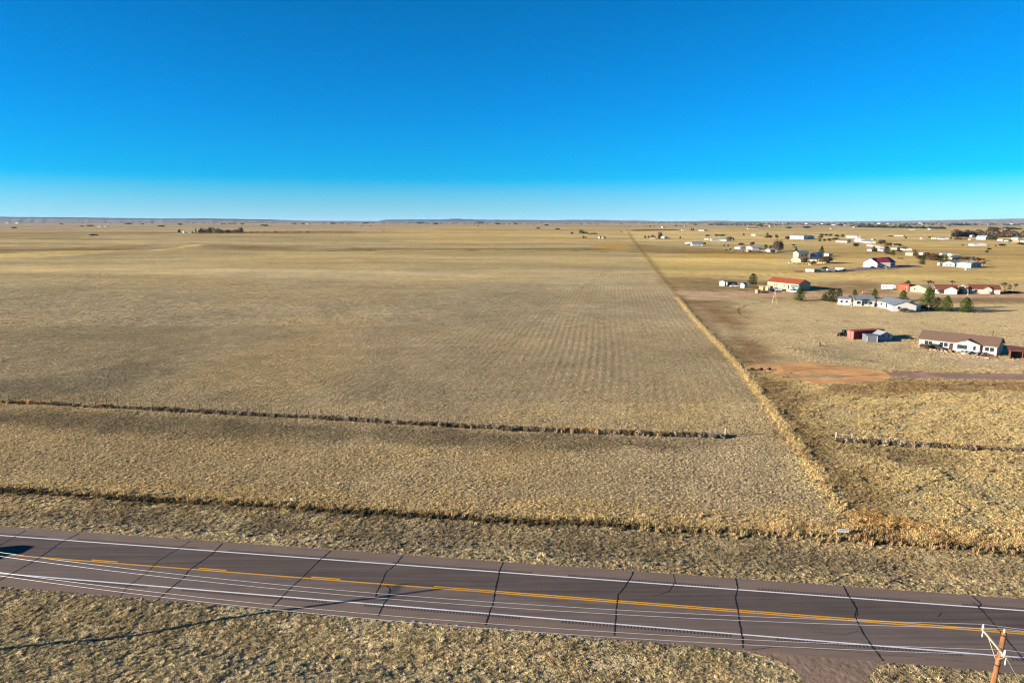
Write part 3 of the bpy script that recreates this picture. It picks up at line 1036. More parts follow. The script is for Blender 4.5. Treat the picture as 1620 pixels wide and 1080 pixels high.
# tall grass along the right-of-way fence and the field boundary
def along(P, n, spread, lo=0, hi=1):
    P = np.array(P)
    seg = np.hypot(*(P[1:] - P[:-1]).T)
    cum = np.concatenate([[0], np.cumsum(seg)])
    t = rng.uniform(lo, hi, n) * cum[-1]
    k = np.clip(np.searchsorted(cum, t) - 1, 0, len(seg) - 1)
    f = (t - cum[k]) / seg[k]
    q = P[k] + (P[k + 1] - P[k]) * f[:, None]
    d = (P[k + 1] - P[k]) / seg[k][:, None]
    o = rng.normal(0, 1, n) * (spread if np.isscalar(spread) else spread[k])
    return q[:, 0] - d[:, 1] * o, q[:, 1] + d[:, 0] * o
x1, y1 = along(ROWF, 2400, .35)
x2, y2 = along(ROWF, 4300, .9, .66, 1.0)
bl = [p for p in BND if p[1] < 330]
x3, y3 = along(bl, 4200, .55)
x = np.concatenate([x1, x2, x3]); y = np.concatenate([y1 + .55, y2 + .7, y3])
n2 = fbm(x, y, 4, 101, 3)
bright = np.where(x > 20, 1.18, 1.02)
s = rng.uniform(.5, 1.05, len(x)) * (.55 + .8 * n2)
s = s * np.where(np.arange(len(x)) >= 0, 1, 1)
zs = s * np.where(x > 38, 1.3, 1.0) * np.where(np.arange(len(x)) >= len(x1) + len(x2), .6, 1)
bn = (smooth(.46, .62, fbm(x, y, 5, 121, 3)) * smooth(15, 45, x) * smooth(110, 95, y))[:, None]
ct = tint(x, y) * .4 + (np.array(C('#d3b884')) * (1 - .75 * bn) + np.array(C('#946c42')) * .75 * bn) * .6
scatter('tall_grass', x, y, np.stack([s, s, zs], 1), vary(ct * bright[:, None], .3), T_TALL, 'tall golden grass standing along the roadside fence and field edge')
# brush caught in the middle fences
M_BRUSH = grass_material('grey_brush', 1.0, .15)
def tumble(seedk):
    r = random.Random(seedk)
    V, F, S = [], [], []
    for i in range(70):
        d = Vector((r.gauss(0, 1), r.gauss(0, 1), r.gauss(0, 1))).normalized()
        R_ = .42 * r.uniform(.7, 1.05)
        c = d * R_; c.z *= .85; c.z += .36
        t = d.orthogonal().normalized()
        t.rotate(Matrix.Rotation(r.uniform(0, 6.28), 3, d))
        q = d.cross(t)
        L = r.uniform(.10, .22)
        k = len(V)
        V += [tuple(c - t * L), tuple(c + t * L), tuple(c + q * .035 + d * .05), tuple(c * .3 + Vector((0, 0, .25)))]
        F += [(k, k + 1, k + 2), (k, k + 2, k + 3)]
        s_ = r.uniform(.5, 1.2)
        S += [s_, s_, s_, s_ * .6]
    me = bpy.data.meshes.new('tumbleweed')
    me.from_pydata(V, [], F)
    at = me.attributes.new('shade', 'FLOAT', 'POINT'); at.data.foreach_set('value', S)
    me.materials.append(M_BRUSH)
    return bpy.data.objects.new('tumbleweed', me)
T_TUM = [tumble(i) for i in range(4)]
xa, ya = along(MIDF, 1900, .26)
xb, yb = along(MIDF_R, 560, .22)
x = np.concatenate([xa, xb]); y = np.concatenate([ya, yb]) - .25
n2 = fbm(x, y, 6, 105, 3)
s = rng.uniform(.28, .85, len(x)) * (.5 + .8 * n2) * (1.0 + .35 * smooth(-70, -10, x))
pale = (rng.random((len(x), 1)) < .35)
ct = np.where(pale, np.array(C('#c4b296')), np.array(C('#85755a')))
scatter('fence_brush', x, y, np.stack([s, s, s * 1.15], 1), vary(np.tile(ct, (1, 1)), .25), T_TUM, 'grey dead brush and tumbleweeds caught along the middle fence', cat='brush')

xc, yc = along(ROWF, 2000, .30)
yc = yc - .45
k_ = rng.random(len(xc)) < .15 + .85 * smooth(.35, .6, fbm(xc, yc * 0, 7, 109, 3))
xc, yc = xc[k_], yc[k_]
s = rng.uniform(.3, .65, len(xc))
scatter('roadside_weeds', xc, yc, np.stack([s, s, s], 1), vary(np.tile(np.array(C('#857352')), (len(xc), 1)), .3), T_TUM, 'dark dead weeds at the foot of the roadside fence', cat='brush')

xa, ya = along(MIDF, 2600, .30)
xb, yb = along(MIDF_R, 800, .28)
x = np.concatenate([xa, xb]); y = np.concatenate([ya, yb]) + .1
n2 = fbm(x, y * 0, 5, 115, 3)
s = rng.uniform(.45, 1.05, len(x)) * (.6 + .7 * n2) * (1.0 + .3 * smooth(-70, -10, x))
ct = C('#b8a687') * (1 - smooth(.5, .7, fbm(x, y * 0, 8, 116, 2)))[:, None] + C('#c7a364') * smooth(.5, .7, fbm(x, y * 0, 8, 116, 2))[:, None]
scatter('fence_grass', x, y, np.stack([s * .8, s * .8, s * 1.15], 1), vary(ct, .35), T_TALL, 'grey and straw coloured dead grass standing through the middle fence')
# ------------------------------------------------------------------ fences
M_POST = mat('weathered_fence_wood', '#6b5a47', .9, .2, 8)
M_POSTL = mat('pale_fence_wood', '#b3a48c', .9, .15, 8)
M_STEEL = mat('dull_steel_post', '#4e4f46', .6, .1, 8)
M_WIRE = mat('fence_wire', '#8b857c', .5, .05, 8, metal=.6)
def fence(P, step, hgt, r, m, label, wires=(.35, .7, 1.05), first=None, last=None, name='wire_fence', group=None, mesh_r=.006):
    g0 = (P[0][0], P[0][1], float(height(*P[0])))
    root = empty(name, g0)
    tag(root, label, 'fence', group)
    P = np.array(P); seg = np.hypot(*(P[1:] - P[:-1]).T); cum = np.concatenate([[0], np.cumsum(seg)])
    n = int(cum[-1] / step)
    pm = MB().tube([(0, 0, -.25), (0, 0, hgt)], r, r * .9, 6).mesh('post', m)
    pts = []
    for i in range(n + 1):
        t = i * cum[-1] / n
        k = min(int(np.searchsorted(cum, t, side='right') - 1), len(seg) - 1)
        q = P[k] + (P[k + 1] - P[k]) * ((t - cum[k]) / seg[k])
        z = float(height(q[0], q[1]))
        pts.append((q[0] - g0[0], q[1] - g0[1], z - g0[2]))
        o = part('post', pm, root)
        o.location = pts[-1]
        o.rotation_euler = (random.uniform(-.06, .06), random.uniform(-.06, .06), random.uniform(0, 3))
        o.scale = (1, 1, random.uniform(.88, 1.1))
    for h in wires:
        MB().tube([(p[0], p[1], p[2] + h) for p in pts], mesh_r, n=3).build('wire', M_WIRE, root)
    for (end, mm) in ((0, first), (-1, last)):
        if mm:
            q = pts[end]
            o = MB().tube([(0, 0, -.3), (0, 0, 1.75)], .11, .10, 8).build('end_post', mm, root); o.location = q
            q2 = pts[1 if end == 0 else -2]
            MB().tube([(q[0], q[1], q[2] + 1.35), (q2[0], q2[1], q2[2] + 1.25)], .05, n=6).build('brace', mm, root)
            o = MB().tube([(0, 0, -.3), (0, 0, 1.5)], .09, .08, 8).build('end_post', mm, root); o.location = q2
    return root
fence(MIDF, 2.42, 1.6, .06, M_POST, 'long wire fence of close set dark posts choked with brush across the field', last=M_POSTL)
fence(MIDF_R, 2.42, 1.55, .06, M_POST, 'shorter wire fence with brush in the golden grass on the right', first=M_POSTL)
fence(ROWF, 5.0, 1.25, .04, M_STEEL, 'roadside wire fence hidden in tall golden grass', wires=(.5, .8, 1.1))
fence([p for p in BND if p[1] < 800], 6.0, 1.25, .045, M_POST, 'wire fence running away along the right edge of the field', wires=(.6, 1.0))

# ------------------------------------------------------------------ utility poles and wires
def wood_pole_mat(name, c0, c1):
    m, n, l, b = nt(name)
    g = n.new('ShaderNodeNewGeometry')
    mp = n.new('ShaderNodeMapping'); mp.inputs['Scale'].default_value = (14, 14, .8)
    l.new(g.outputs['Position'], mp.inputs[0])
    t = n.new('ShaderNodeTexNoise'); t.inputs['Scale'].default_value = 1.2; t.inputs['Detail'].default_value = 6
    l.new(mp.outputs[0], t.inputs['Vector'])
    r = n.new('ShaderNodeValToRGB')
    r.color_ramp.elements[0].position = .35; r.color_ramp.elements[0].color = (*C(c0), 1)
    r.color_ramp.elements[1].position = .65; r.color_ramp.elements[1].color = (*C(c1), 1)
    l.new(t.outputs[0], r.inputs[0]); l.new(r.outputs[0], b.inputs['Base Color'])
    b.inputs['Roughness'].default_value = .85
    bp = n.new('ShaderNodeBump'); bp.inputs['Strength'].default_value = .5; bp.inputs['Distance'].default_value = .02
    l.new(t.outputs[0], bp.inputs['Height']); l.new(bp.outputs[0], b.inputs['Normal'])
    return m
M_POLE = wood_pole_mat('orange_brown_pole_wood', '#5b3a20', '#9a6436')
M_FIBRE = mat('pale_crossarm', '#a89a80', .6, .06, 6)
M_PORC = mat('pale_insulator', '#c6c6c3', .3, .04, 6)
M_BAND = mat('pole_hardware', '#3f3b38', .5, .08, 9, metal=.5)
M_COND = mat('aluminium_conductor', '#b5b0ae', .35, .03, 4, metal=.3)

POLE_H = 11.0
ptopR = G(1589, 1000, POLE_H)
POLE_L = 8.9
baseR = Vector((ptopR.x - .85, ptopR.y, 0.0))
baseR.z = float(height(baseR.x, baseR.y))
tipS = G(700, 930.5, 0.0)
baseL = Vector((tipS.x, tipS.y, 0)) - SHD * (POLE_L / math.tan(SUN_EL)) 
baseL.z = float(height(baseL.x, baseL.y))
wdir = (baseR - baseL); wdir.z = 0; wdir.normalize()
adir = Vector((-wdir.y, wdir.x, 0))          # crossarms point away from the camera

def insulator(b, p, h=.30, r=.085, up=Vector((0, 0, 1))):
    """stacked porcelain skirts on a pin"""
    prof = [(.03, -.16), (.03, 0), (r, .02), (r * .55, .08), (r * 1.0, .10), (r * .5, .17), (r * .85, .19), (r * .45, .25), (.0, .30)]
    n = 10
    V, F = [], []
    for rr, zz in prof:
        for k in range(n):
            a = 2 * math.pi * k / n
            V.append((p[0] + rr * math.cos(a), p[1] + rr * math.sin(a), p[2] + zz * h / .3))
    for i in range(len(prof) - 1):
        for k in range(n):
            F.append((i * n + k, i * n + (k + 1) % n, (i + 1) * n + (k + 1) % n, (i + 1) * n + k))
    b.add(V, F)

def utility_pole(base, top, label, arm_a=(1.9, .90), guys=True):
    POLE_H = top.z - base.z
    root = empty('utility_pole', base)
    tag(root, label, 'utility pole')
    T = top - base
    MB().tube([(0, 0, -1.2), tuple(T * .3), tuple(T * .65), tuple(T)], .205, .13, 16).build('pole', M_POLE, root, True)
    az = T * ((POLE_H - 1.0) / POLE_H)
    pa, pb = az + adir * arm_a[0], az - adir * arm_a[1]
    off = wdir * -.19
    Mx = Matrix((( wdir.x, adir.x, 0), (wdir.y, adir.y, 0), (0, 0, 1))).to_4x4()
    c = (pa + pb) / 2 + off
    L = (pa - pb).length / 2
    MM = Matrix.Translation(c) @ Mx
    MB().box(-.045, .045, -L, L, -.055, .055, M=MM).build('crossarm', M_FIBRE, root)
    for s, e in ((1, pa), (-1, pb)):
        lo = az - Vector((0, 0, .85)) + off * .9
        MB().tube([tuple(az + adir * s * .95 + off * 1.35), tuple(lo)], .02, n=6).build('brace', M_FIBRE, root)
    ends = [pa + off + Vector((0, 0, .22)) - adir * .08, T + Vector((0, 0, .08)), pb + off + Vector((0, 0, .22)) + adir * .08]
    for e in ends:
        b = MB(); insulator(b, e - Vector((0, 0, .12)), .30, .085)
        b.build('insulator', M_PORC, root, True)
    for e in (pa, pb):
        b = MB()
        q = e + off - Vector((0, 0, .10)) + wdir * .05
        b.tube([tuple(q), tuple(q - Vector((0, 0, .42)))], .03, .045, 8)
        b.build('arrester', M_PORC, root, True)
    for f in (.985, (POLE_H - 1.0) / POLE_H, (POLE_H - 2.1) / POLE_H):
        q = T * f
        MB().tube([tuple(q - Vector((0, 0, .04))), tuple(q + Vector((0, 0, .04)))], .16, .16, 14).build('band', M_BAND, root)
    neu = T * ((POLE_H - 1.3) / POLE_H) - adir * .24
    b = MB(); b.tube([tuple(neu - Vector((0, 0, .09))), tuple(neu + Vector((0, 0, .09)))], .055, .055, 8); b.build('spool', M_PORC, root, True)
    if guys:
        for f, gx in (((POLE_H - 2.6) / POLE_H, (3.6, -3.4)), ((POLE_H - 1.0) / POLE_H, (5.2, -4.6))):
            a = T * f
            e = Vector((gx[0], gx[1], -.1))
            d = (e - a)
            MB().tube([tuple(a), tuple(a + d * .06)], .03, n=6).build('guy_insulator', M_FIBRE, root)
            MB().tube([tuple(a + d * .06), tuple(e)], .011, n=4).build('guy_wire', M_COND, root)
    return root, [base + e + Vector((0, 0, .17)) for e in ends] + [base + neu]

topL = baseL + Vector((0, 0, POLE_L))
poleR, attR = utility_pole(baseR, Vector((ptopR.x, ptopR.y, POLE_H)), 'orange brown wooden utility pole with pale crossarm at the bottom right corner')
poleL, attL = utility_pole(baseL, topL, 'wooden utility pole left of the frame whose long shadow crosses the verge and highway', guys=False)
span = (baseR - baseL)
def cable(name, a, b, sag, r, label, ndamp=0):
    root = empty(name, a)
    tag(root, label, 'power line')
    P = []
    for i in range(41):
        t = i / 40
        p = a + (b - a) * t
        P.append((p.x - a.x, p.y - a.y, p.z - a.z - 4 * sag * t * (1 - t)))
    MB().tube(P, r, n=5).build('conductor', M_COND, root)
    return root
names = ['far uppermost power line spanning over the highway from pole to pole', 'second power line from the top running to the pole top insulator',
         'nearest power line attached to the near end of the crossarm', 'third power line hanging just above the lowest one to the pole side']
for k, (a, b) in enumerate(zip(attL, attR)):
    cable('power_line', a, b, (1.15, 1.25, 1.15, 1.2)[k], .013, names[k])
    far = b + wdir * 85
    far.z = b.z - .2
    cable('power_line', b, far, .8, .013, ['power line leaving the frame right of the pole from the far crossarm end', 'power line leaving the frame right of the pole from its top',
          'power line leaving the frame right from the near crossarm end', 'lowest power line leaving the frame right of the pole'][k])
# ------------------------------------------------------------------ far hills
def hill(profile, dist, m, label, depth=2600.0, foot=None):
    V, F = [], []
    pts = []
    for (x0, y0), (x1, y1) in zip(profile[:-1], profile[1:]):
        k = max(2, int(abs(x1 - x0) / 6))
        for i in range(k):
            t = i / k
            pts.append((x0 + (x1 - x0) * t, y0 + (y1 - y0) * t + random.uniform(-.18, .18)))
    pts.append(profile[-1])
    foot = foot or depth * .55
    for px, py in pts:
        u = (px - 810) / FPX
        el = math.atan((540 - py) / FPX / math.sqrt(1 + 0 * u)) - PITCH
        d = Vector((u, math.cos(PITCH) - ((py - 540) / FPX) * math.sin(PITCH), -math.sin(PITCH) - ((py - 540) / FPX) * math.cos(PITCH)))
        s = dist / d.y
        top = Vector((d.x * s, dist, CAM_H + d.z * s))
        for dd, zf in ((-foot, None), (-foot * .45, .55), (0, 1), (depth * .4, .9), (depth, None)):
            z = -30.0 if zf is None else top.z * zf - 30 * (1 - zf)
            V.append((top.x * (1 + dd / dist), dist + dd, z + (random.uniform(-4, 4) if zf == .55 else 0)))
    n = len(pts)
    for i in range(n - 1):
        for k in range(4):
            F.append((i * 5 + k, (i + 1) * 5 + k, (i + 1) * 5 + k + 1, i * 5 + k + 1))
    o = MB().add(V, F).build('hills', m)
    tag(o, label, 'hills', kind='structure')
    return o
M_FOREST = mat('distant_pine_forest', '#333d42', 1, .2, .002, 0)
M_PRAIRIE = mat('distant_prairie_hill', '#8f8578', 1, .2, .002, 0)
hill([(-420, 340), (-100, 341.5), (0, 343.0), (120, 344.0), (250, 345.8), (330, 345.6), (430, 347.4), (470, 348.8), (520, 350.5)], 21000, M_FOREST, 'low dark blue wooded ridge along the horizon at far left')
hill([(595, 350.5), (610, 347.5), (640, 347.2), (700, 347.4), (712, 346.2), (726, 346.0), (736, 346.8), (744, 346.6), (752, 347.5), (830, 348.0), (900, 348.4), (985, 349.3), (1010, 350.6)], 27000, M_FOREST, 'flat topped dark blue mesa on the horizon at the centre')
hill([(860, 350.5), (880, 348.6), (905, 347.4), (945, 347.6), (990, 348.8), (1000, 348), (1030, 349.6), (1070, 350.6)], 31000, M_PRAIRIE, 'faint grey low ridge right of the blue mesa')
hill([(1090, 350.8), (1110, 349.4), (1150, 349.0), (1160, 350.2), (1240, 349.9), (1300, 350.6)], 26000, M_PRAIRIE, 'very low pale blue rise beyond the far houses')
hill([(1260, 351), (1380, 350), (1450, 349.2), (1500, 348.2), (1560, 346.8), (1620, 345.6), (1760, 344.5), (2000, 343)], 17000, M_PRAIRIE, 'pale brown hills rising at the right end of the horizon', 3500)

M_SLOPE = mat('mottled_far_slope', '#83796a', 1, .32, .006, 0)
hill([(-420, 342.5), (-100, 343.8), (0, 344.9), (120, 346.0), (250, 347.4), (330, 347.8), (430, 348.9), (560, 349.6), (700, 350.0), (900, 349.8), (1200, 350.4)], 15000, M_SLOPE, 'mottled pale brown slope in front of the blue ridge at left', 3000)

# ------------------------------------------------------------------ houses and sheds
MCOL = {'white': '#b0ada6', 'cream': '#a39677', 'yellow': '#a99b72', 'beige': '#a08c73', 'peach': '#a87e5b', 'tan': '#a8875f', 'pink': '#a9917e', 'palepink': '#b3a093',
        'brownroof': '#6a5546', 'redroof': '#84402c', 'crimson': '#732838', 'rust': '#6f4331', 'greyroof': '#6d7377', 'tealroof': '#4f7476', 'teal': '#7c9892', 'blue': '#6f8ea6', 'darkroof': '#3c3a3b',
        'silver': '#8b9397', 'grey': '#63686b', 'whiteroof': '#8f9394', 'orange': '#97452a', 'dark': '#2c2724', 'glass': '#2a3238', 'trim': '#cfcac0', 'wood': '#7a4c2b', 'redwood': '#6b4733', 'skirt': '#b9a894', 'lilac': '#b8a9b3'}
def wm(k):
    return mat('paint_' + k, MCOL[k], .7 if k != 'glass' else .15, .05, .6, .3)

def root_at(name, A, B, label, cat, group=None):
    a, b = G(*A), G(*B)
    d = (b - a); d.z = 0
    L = d.length
    rz = math.atan2(d.y, d.x)
    a.z = min(a.z, b.z, float(height(a.x - math.sin(rz) * 6, a.y + math.cos(rz) * 6)))
    r = empty(name, a, rz)
    tag(r, label, cat, group)
    return r, L, MPP((A[0] + B[0]) / 2, (A[1] + B[1]) / 2)

def gable_roof(L, D, wh, rise, ov=.35, th=.16, ridge='x'):
    b = MB()
    if ridge == 'x':
        k = rise / (D / 2)
        for s in (0, 1):
            y0, z0 = (-ov, wh - k * ov) if s == 0 else (D + ov, wh - k * ov)
            ym, zm = D / 2, wh + rise
            y0 = y0
            P = [(y0, z0), (ym, zm), (ym, zm + th), (y0, z0 + th)]
            b.prism(P, -ov, L + ov, axis='x')
    else:
        k = rise / (L / 2)
        for s in (0, 1):
            x0, z0 = (-ov, wh - k * ov) if s == 0 else (L + ov, wh - k * ov)
            b.prism([(x0, z0), (L / 2, wh + rise), (L / 2, wh + rise + th), (x0, z0 + th)], -ov, D + ov, axis='y')
    return b

def walls(L, D, wh, rise, ridge='x', base=-.8):
    b = MB()
    if ridge == 'x':
        b.prism([(0, base), (D, base), (D, wh), (D / 2, wh + rise), (0, wh)], 0, L, axis='x')
    else:
        b.prism([(0, base), (L, base), (L, wh), (L / 2, wh + rise), (0, wh)], 0, D, axis='y')
    return b

def opening(parent, name, side, L, D, t, w, z0, h, m='glass', frame='trim', sub=True):
    """window or door set 5 cm proud of the wall: frame with its pane"""
    if side == 'f':
        x = t * L
        fr = MB().box(x - w / 2 - .08, x + w / 2 + .08, -.06, .02, z0 - .08, z0 + h + .08)
        pn = MB().box(x - w / 2, x + w / 2, -.10, -.062, z0, z0 + h)
    elif side == 'r':
        y = t * D
        fr = MB().box(L - .02, L + .06, y - w / 2 - .08, y + w / 2 + .08, z0 - .08, z0 + h + .08)
        pn = MB().box(L + .062, L + .10, y - w / 2, y + w / 2, z0, z0 + h)
    else:
        y = t * D
        fr = MB().box(-.06, .02, y - w / 2 - .08, y + w / 2 + .08, z0 - .08, z0 + h + .08)
        pn = MB().box(-.10, -.062, y - w / 2, y + w / 2, z0, z0 + h)
    f = fr.build(name, wm(frame), parent)
    pn.build('pane' if name == 'window' else 'panel', wm(m), f)
    return f

def house(label, A, B, D, wh, rise, wall, roof, ridge='x', wins=(), doors=(), cat='house', name='house', group=None, px=True, vents=0, ov=.35, gable=None):
    """A, B: photo points of the front bottom corners; wh, rise in photo pixels"""
    r, L, mp = root_at(name, A, B, label, cat, group)
    if px:
        wh, rise = wh * mp * 1.03, rise * mp
    wb = walls(L, D, wh, rise, ridge).build('wall', wm(wall), r)
    rf = gable_roof(L, D, wh, rise + .02, ov, .16, ridge).build('roof', wm(roof), r)
    for i in range(vents):
        x = L * (i + 1) / (vents + 1)
        MB().tube([(x, D * .58, wh + rise * .7), (x, D * .58, wh + rise + .42)], .09, n=8).build('vent', wm('greyroof'), rf)
    for side, t, w, z0, h in wins:
        opening(r, 'window', side, L, D, t, w, z0, h)
    for side, t, w, h in doors:
        opening(r, 'door', side, L, D, t, w, .25, h, 'dark')
    if gable:
        t0, t1, out_, gr = gable
        x0, x1 = t0 * L, t1 * L
        g = MB().prism([(x0, -.8), (x1, -.8), (x1, wh - .02), ((x0 + x1) / 2, wh + gr), (x0, wh - .02)], -out_, .05, axis='y').build('gable_wall', wm(wall), r)
        k = gr / ((x1 - x0) / 2)
        b = MB()
        for xx in (x0 - .3, x1 + .3):
            b.prism([(xx, wh - k * .3), ((x0 + x1) / 2, wh + gr), ((x0 + x1) / 2, wh + gr + .15), (xx, wh - k * .3 + .15)], -out_ - .3, D * .45, axis='y')
        b.build('gable_roof', wm(roof), r)
    return r, L, D, wh

# ---- the long tan mobile home nearest on the right
r, L, D, wh = house('long pale mobile home with brown roof, nearest of all the houses', (1453, 549), (1576, 563), 8.2, 14.5, 10.5, 'palepink', 'brownroof', vents=3,
    wins=[('f', .10, .9, 1.1, 1.1), ('f', .155, .9, 1.1, 1.1), ('f', .30, .9, 1.1, 1.1), ('f', .36, .9, 1.1, 1.1), ('f', .88, .9, 1.1, 1.1), ('f', .94, .9, 1.1, 1.1)],
    doors=[('f', .43, .9, 2.0)], gable=(.48, .80, .9, 1.0))
for t, w in ((.53, .45), (.58, 1.3), (.63, .45), (.735, .6)):
    x = t * L
    f = MB().box(x - w / 2 - .08, x + w / 2 + .08, -.96, -.90, 1.0, 2.3).build('window', wm('trim'), r)
    MB().box(x - w / 2, x + w / 2, -1.0, -.965, 1.08, 2.22).build('pane', wm('glass'), f)
MB().box(-.02, L + .02, -.03, -.005, -.4, .35).build('skirting', wm('skirt'), r)
MB().box(L * .60, L * .68, -3.2, -1.0, -.3, .45).build('porch', wm('cream'), r)
for i in range(3):
    MB().box(L * .62, L * .66, -3.2 - .3 * (i + 1), -3.2 - .3 * i, -.3, .35 - .15 * i).build('step', wm('cream'), r)
# ---- wooden shelter at the right edge
r, L, mp = root_at('open_shed', (1597, 567), (1640, 571), 'open fronted red brown timber shed with flat tin roof at the right edge', 'shed')
for x in (0, L * .45, L * .9):
    MB().box(x, x + .18, 0, .18, -.5, 2.2).build('post', wm('redwood'), r)
MB().box(.2, L, 3.4, 3.5, -.5, 2.5).build('back_wall', wm('redwood'), r)
MB().box(.0, .12, .2, 3.4, -.5, 2.35).build('side_wall', wm('redwood'), r)
MB().prism([(-.6, 2.2), (4.0, 2.65), (4.0, 2.77), (-.6, 2.32)], -.5, L + .5, axis='x').build('roof', wm('rust'), r)

# ---- shipping container and the two sheds beside it
def container(label, A, B, Lm, col, Hm=2.6):
    r, W, mp = root_at('shipping_container', A, B, label, 'container')
    b = MB()
    b.box(.04, W - .04, .04, Lm - .04, .15, Hm - .04)
    for i in range(int(Lm / .28)):
        y = .1 + i * .28
        b.box(0, .04, y, y + .14, .18, Hm - .1); b.box(W - .04, W, y, y + .14, .18, Hm - .1)
    b.build('body', wm(col), r)
    MB().box(0.002, W - .002, 0.002, Lm - .002, Hm - .038, Hm).build('roof', wm(col + 'light' if col + 'light' in MCOL else col), r)
    for k in range(2):
        x0 = .06 + k * (W - .12) / 2
        d = MB().box(x0 + .02, x0 + (W - .12) / 2 - .02, -.06, .036, .2, Hm - .12).build('door', wm('contdoor'), r)
        for q in (.3, .7):
            x = x0 + (W - .12) / 2 * q
            MB().tube([(x, -.09, .25), (x, -.09, Hm - .2)], .025, n=6).build('lock_rod', wm('trim'), d)
    for x in (0, W - .16):
        MB().box(x, x + .16, -.03, .035, .1, Hm + .012).build('corner_post', wm(col), r)
    return r
MCOL.update({'container': '#74231f', 'containerlight': '#8f3a30', 'contdoor': '#8e4a42'})
container('red shipping container with pale panelled doors standing in the mown lot', (1340, 535.2), (1350.5, 537.2), 11.5, 'container')
house('small shed with grey front panel and white frame, in front of the container', (1371, 541), (1387, 541.5), 4.0, 9.5, 1.2, 'grey', 'grey', doors=(), cat='shed', name='shed', ov=.15)
sh = [o for o in scene.objects if o.name == 'shed'][0]
for x in (0, 2.75):
    MB().box(x, x + .22, -.08, -.005, -.1, 2.0).build('trim_board', wm('white'), sh)
MB().box(.222, 2.748, -.08, -.005, 1.75, 1.98).build('trim_board', wm('white'), sh)
house('blue grey barn shaped shed with one white roof slope beside the container', (1390, 538.5), (1411, 538), 4.5, 8, 5, 'blue', 'whiteroof', ridge='y', cat='shed', name='shed', wins=[('f', .3, .5, .9, .9), ('f', .7, .5, .9, .9)])

# ---- houses behind the lane: white group
house('white single wide trailer home partly behind the dark pines', (1325, 481.5), (1345, 483), 5, 9, 2.5, 'white', 'greyroof', wins=[('f', .3, 1, 1, 1), ('f', .7, 1, 1, 1)])
house('white home with grey roof in the middle of the three white homes on the lane', (1352, 484), (1383, 485), 7.5, 9.5, 5.5, 'white', 'greyroof', wins=[('f', .15, .9, 1, 1), ('f', .22, .9, 1, 1), ('f', .55, 1.2, 1, 1), ('f', .8, 1, 1, 1)], doors=[('f', .4, .9, 2)], vents=1)
r, L, D, wh = house('white home with grey roof and long wing, right of the middle white home', (1387, 485), (1424, 492), 8.5, 9, 6, 'white', 'greyroof', wins=[('f', .2, 1.2, 1, 1), ('f', .6, 1.2, 1, 1)], doors=[('f', .42, .9, 2)])
house('white gable ended annexe joined to the grey roofed white home', (1412, 492.5), (1449, 493.5), 7, 9.5, 6, 'white', 'greyroof', ridge='y', wins=[('f', .25, .9, 1, 1)])
house('orange painted storage box between the white camper and the cream house', (1420, 459), (1437, 461), 4.5, 9.5, 1.2, 'orange', 'orange', cat='shed', name='shed', doors=[('f', .75, .8, 1.9)], ov=.12)
house('cream house with low gable just right of the orange box', (1439, 461), (1465, 463.5), 7, 6.4, 4.2, 'cream', 'cream', ridge='y', wins=[('f', .3, 1, 1, 1)])
house('white fronted house with rust roof left of the dark round tree', (1480, 464), (1514, 465.5), 9, 7.2, 6, 'white', 'rust', ridge='x', wins=[('f', .12, .9, 1, 1)], doors=[('f', .3, 2.4, 2.1)], gable=(.40, .98, .8, 1.4))
house('narrow cream shed between the two rust roofed houses', (1519, 464), (1530, 464.5), 4, 9, 3, 'palepink', 'palepink', ridge='y', cat='shed', name='shed', wins=[('f', .3, .7, 1, 1)])
house('long house with rust brown roof and small centre gable, furthest right on the lane', (1534, 464), (1582, 465.5), 8.5, 7.4, 5.6, 'palepink', 'rust', wins=[('f', .2, 1.2, .9, 1.1), ('f', .45, .9, .9, 1.1), ('f', .52, .9, .9, 1.1), ('f', .66, .9, .9, 1.1)], gable=(.40, .72, .7, 1.3), vents=1)

# ---- red roofed long house and its yard
house('long cream home with bright red brown roof near the round pine', (1214, 454), (1263, 459.5), 8.5, 9.5, 6, 'yellow', 'redroof', wins=[('f', .24, .8, 1.3, .9), ('f', .31, .8, 1.3, .9), ('f', .55, .9, 1.3, .9)], doors=[('f', .69, .9, 2.1)], vents=1)
house('pale green lean to porch on the near corner of the red roofed home', (1251, 460.5), (1263, 461), 4, 7.5, .8, 'teal', 'teal', cat='shed', name='shed', doors=[('f', .3, .9, 1.9)])
house('cream shed on the left of the dark doorway in front of the red roofed home', (1200.5, 459), (1207, 459.3), 3, 6.2, 1, 'yellow', 'yellow', cat='shed', name='shed')
house('cream shed on the right of the dark doorway in front of the red roofed home', (1211, 459.4), (1217.5, 459.8), 3, 6.2, 1, 'yellow', 'yellow', cat='shed', name='shed', doors=[('f', .8, .8, 1.7)])
house('small peach coloured hut at the left end of the plank fence', (1194.5, 463.5), (1198.3, 464), 2, 5, .5, 'peach', 'peach', cat='shed', name='shed', ov=.08)
house('white garden shed standing alone left of the round pine', (1138, 452), (1146, 452.5), 3.5, 7, 1, 'white', 'whiteroof', cat='shed', name='shed', ridge='y')
house('small white gabled shed just left of the round pine', (1170.5, 455), (1177.5, 455.5), 3, 5.5, 2.2, 'white', 'whiteroof', cat='shed', name='shed', ridge='y')
r, L, mp = root_at('plank_fence', (1199, 463), (1232, 464), 'low reddish plank fence in front of the cream sheds', 'fence')
pm = MB().box(0, .28, 0, .05, -.2, 1.0).mesh('plank', wm('redwood'))
for i in range(int(L / .34)):
    o = part('plank', pm, r); o.location = (i * .34, 0, random.uniform(-.05, .05))

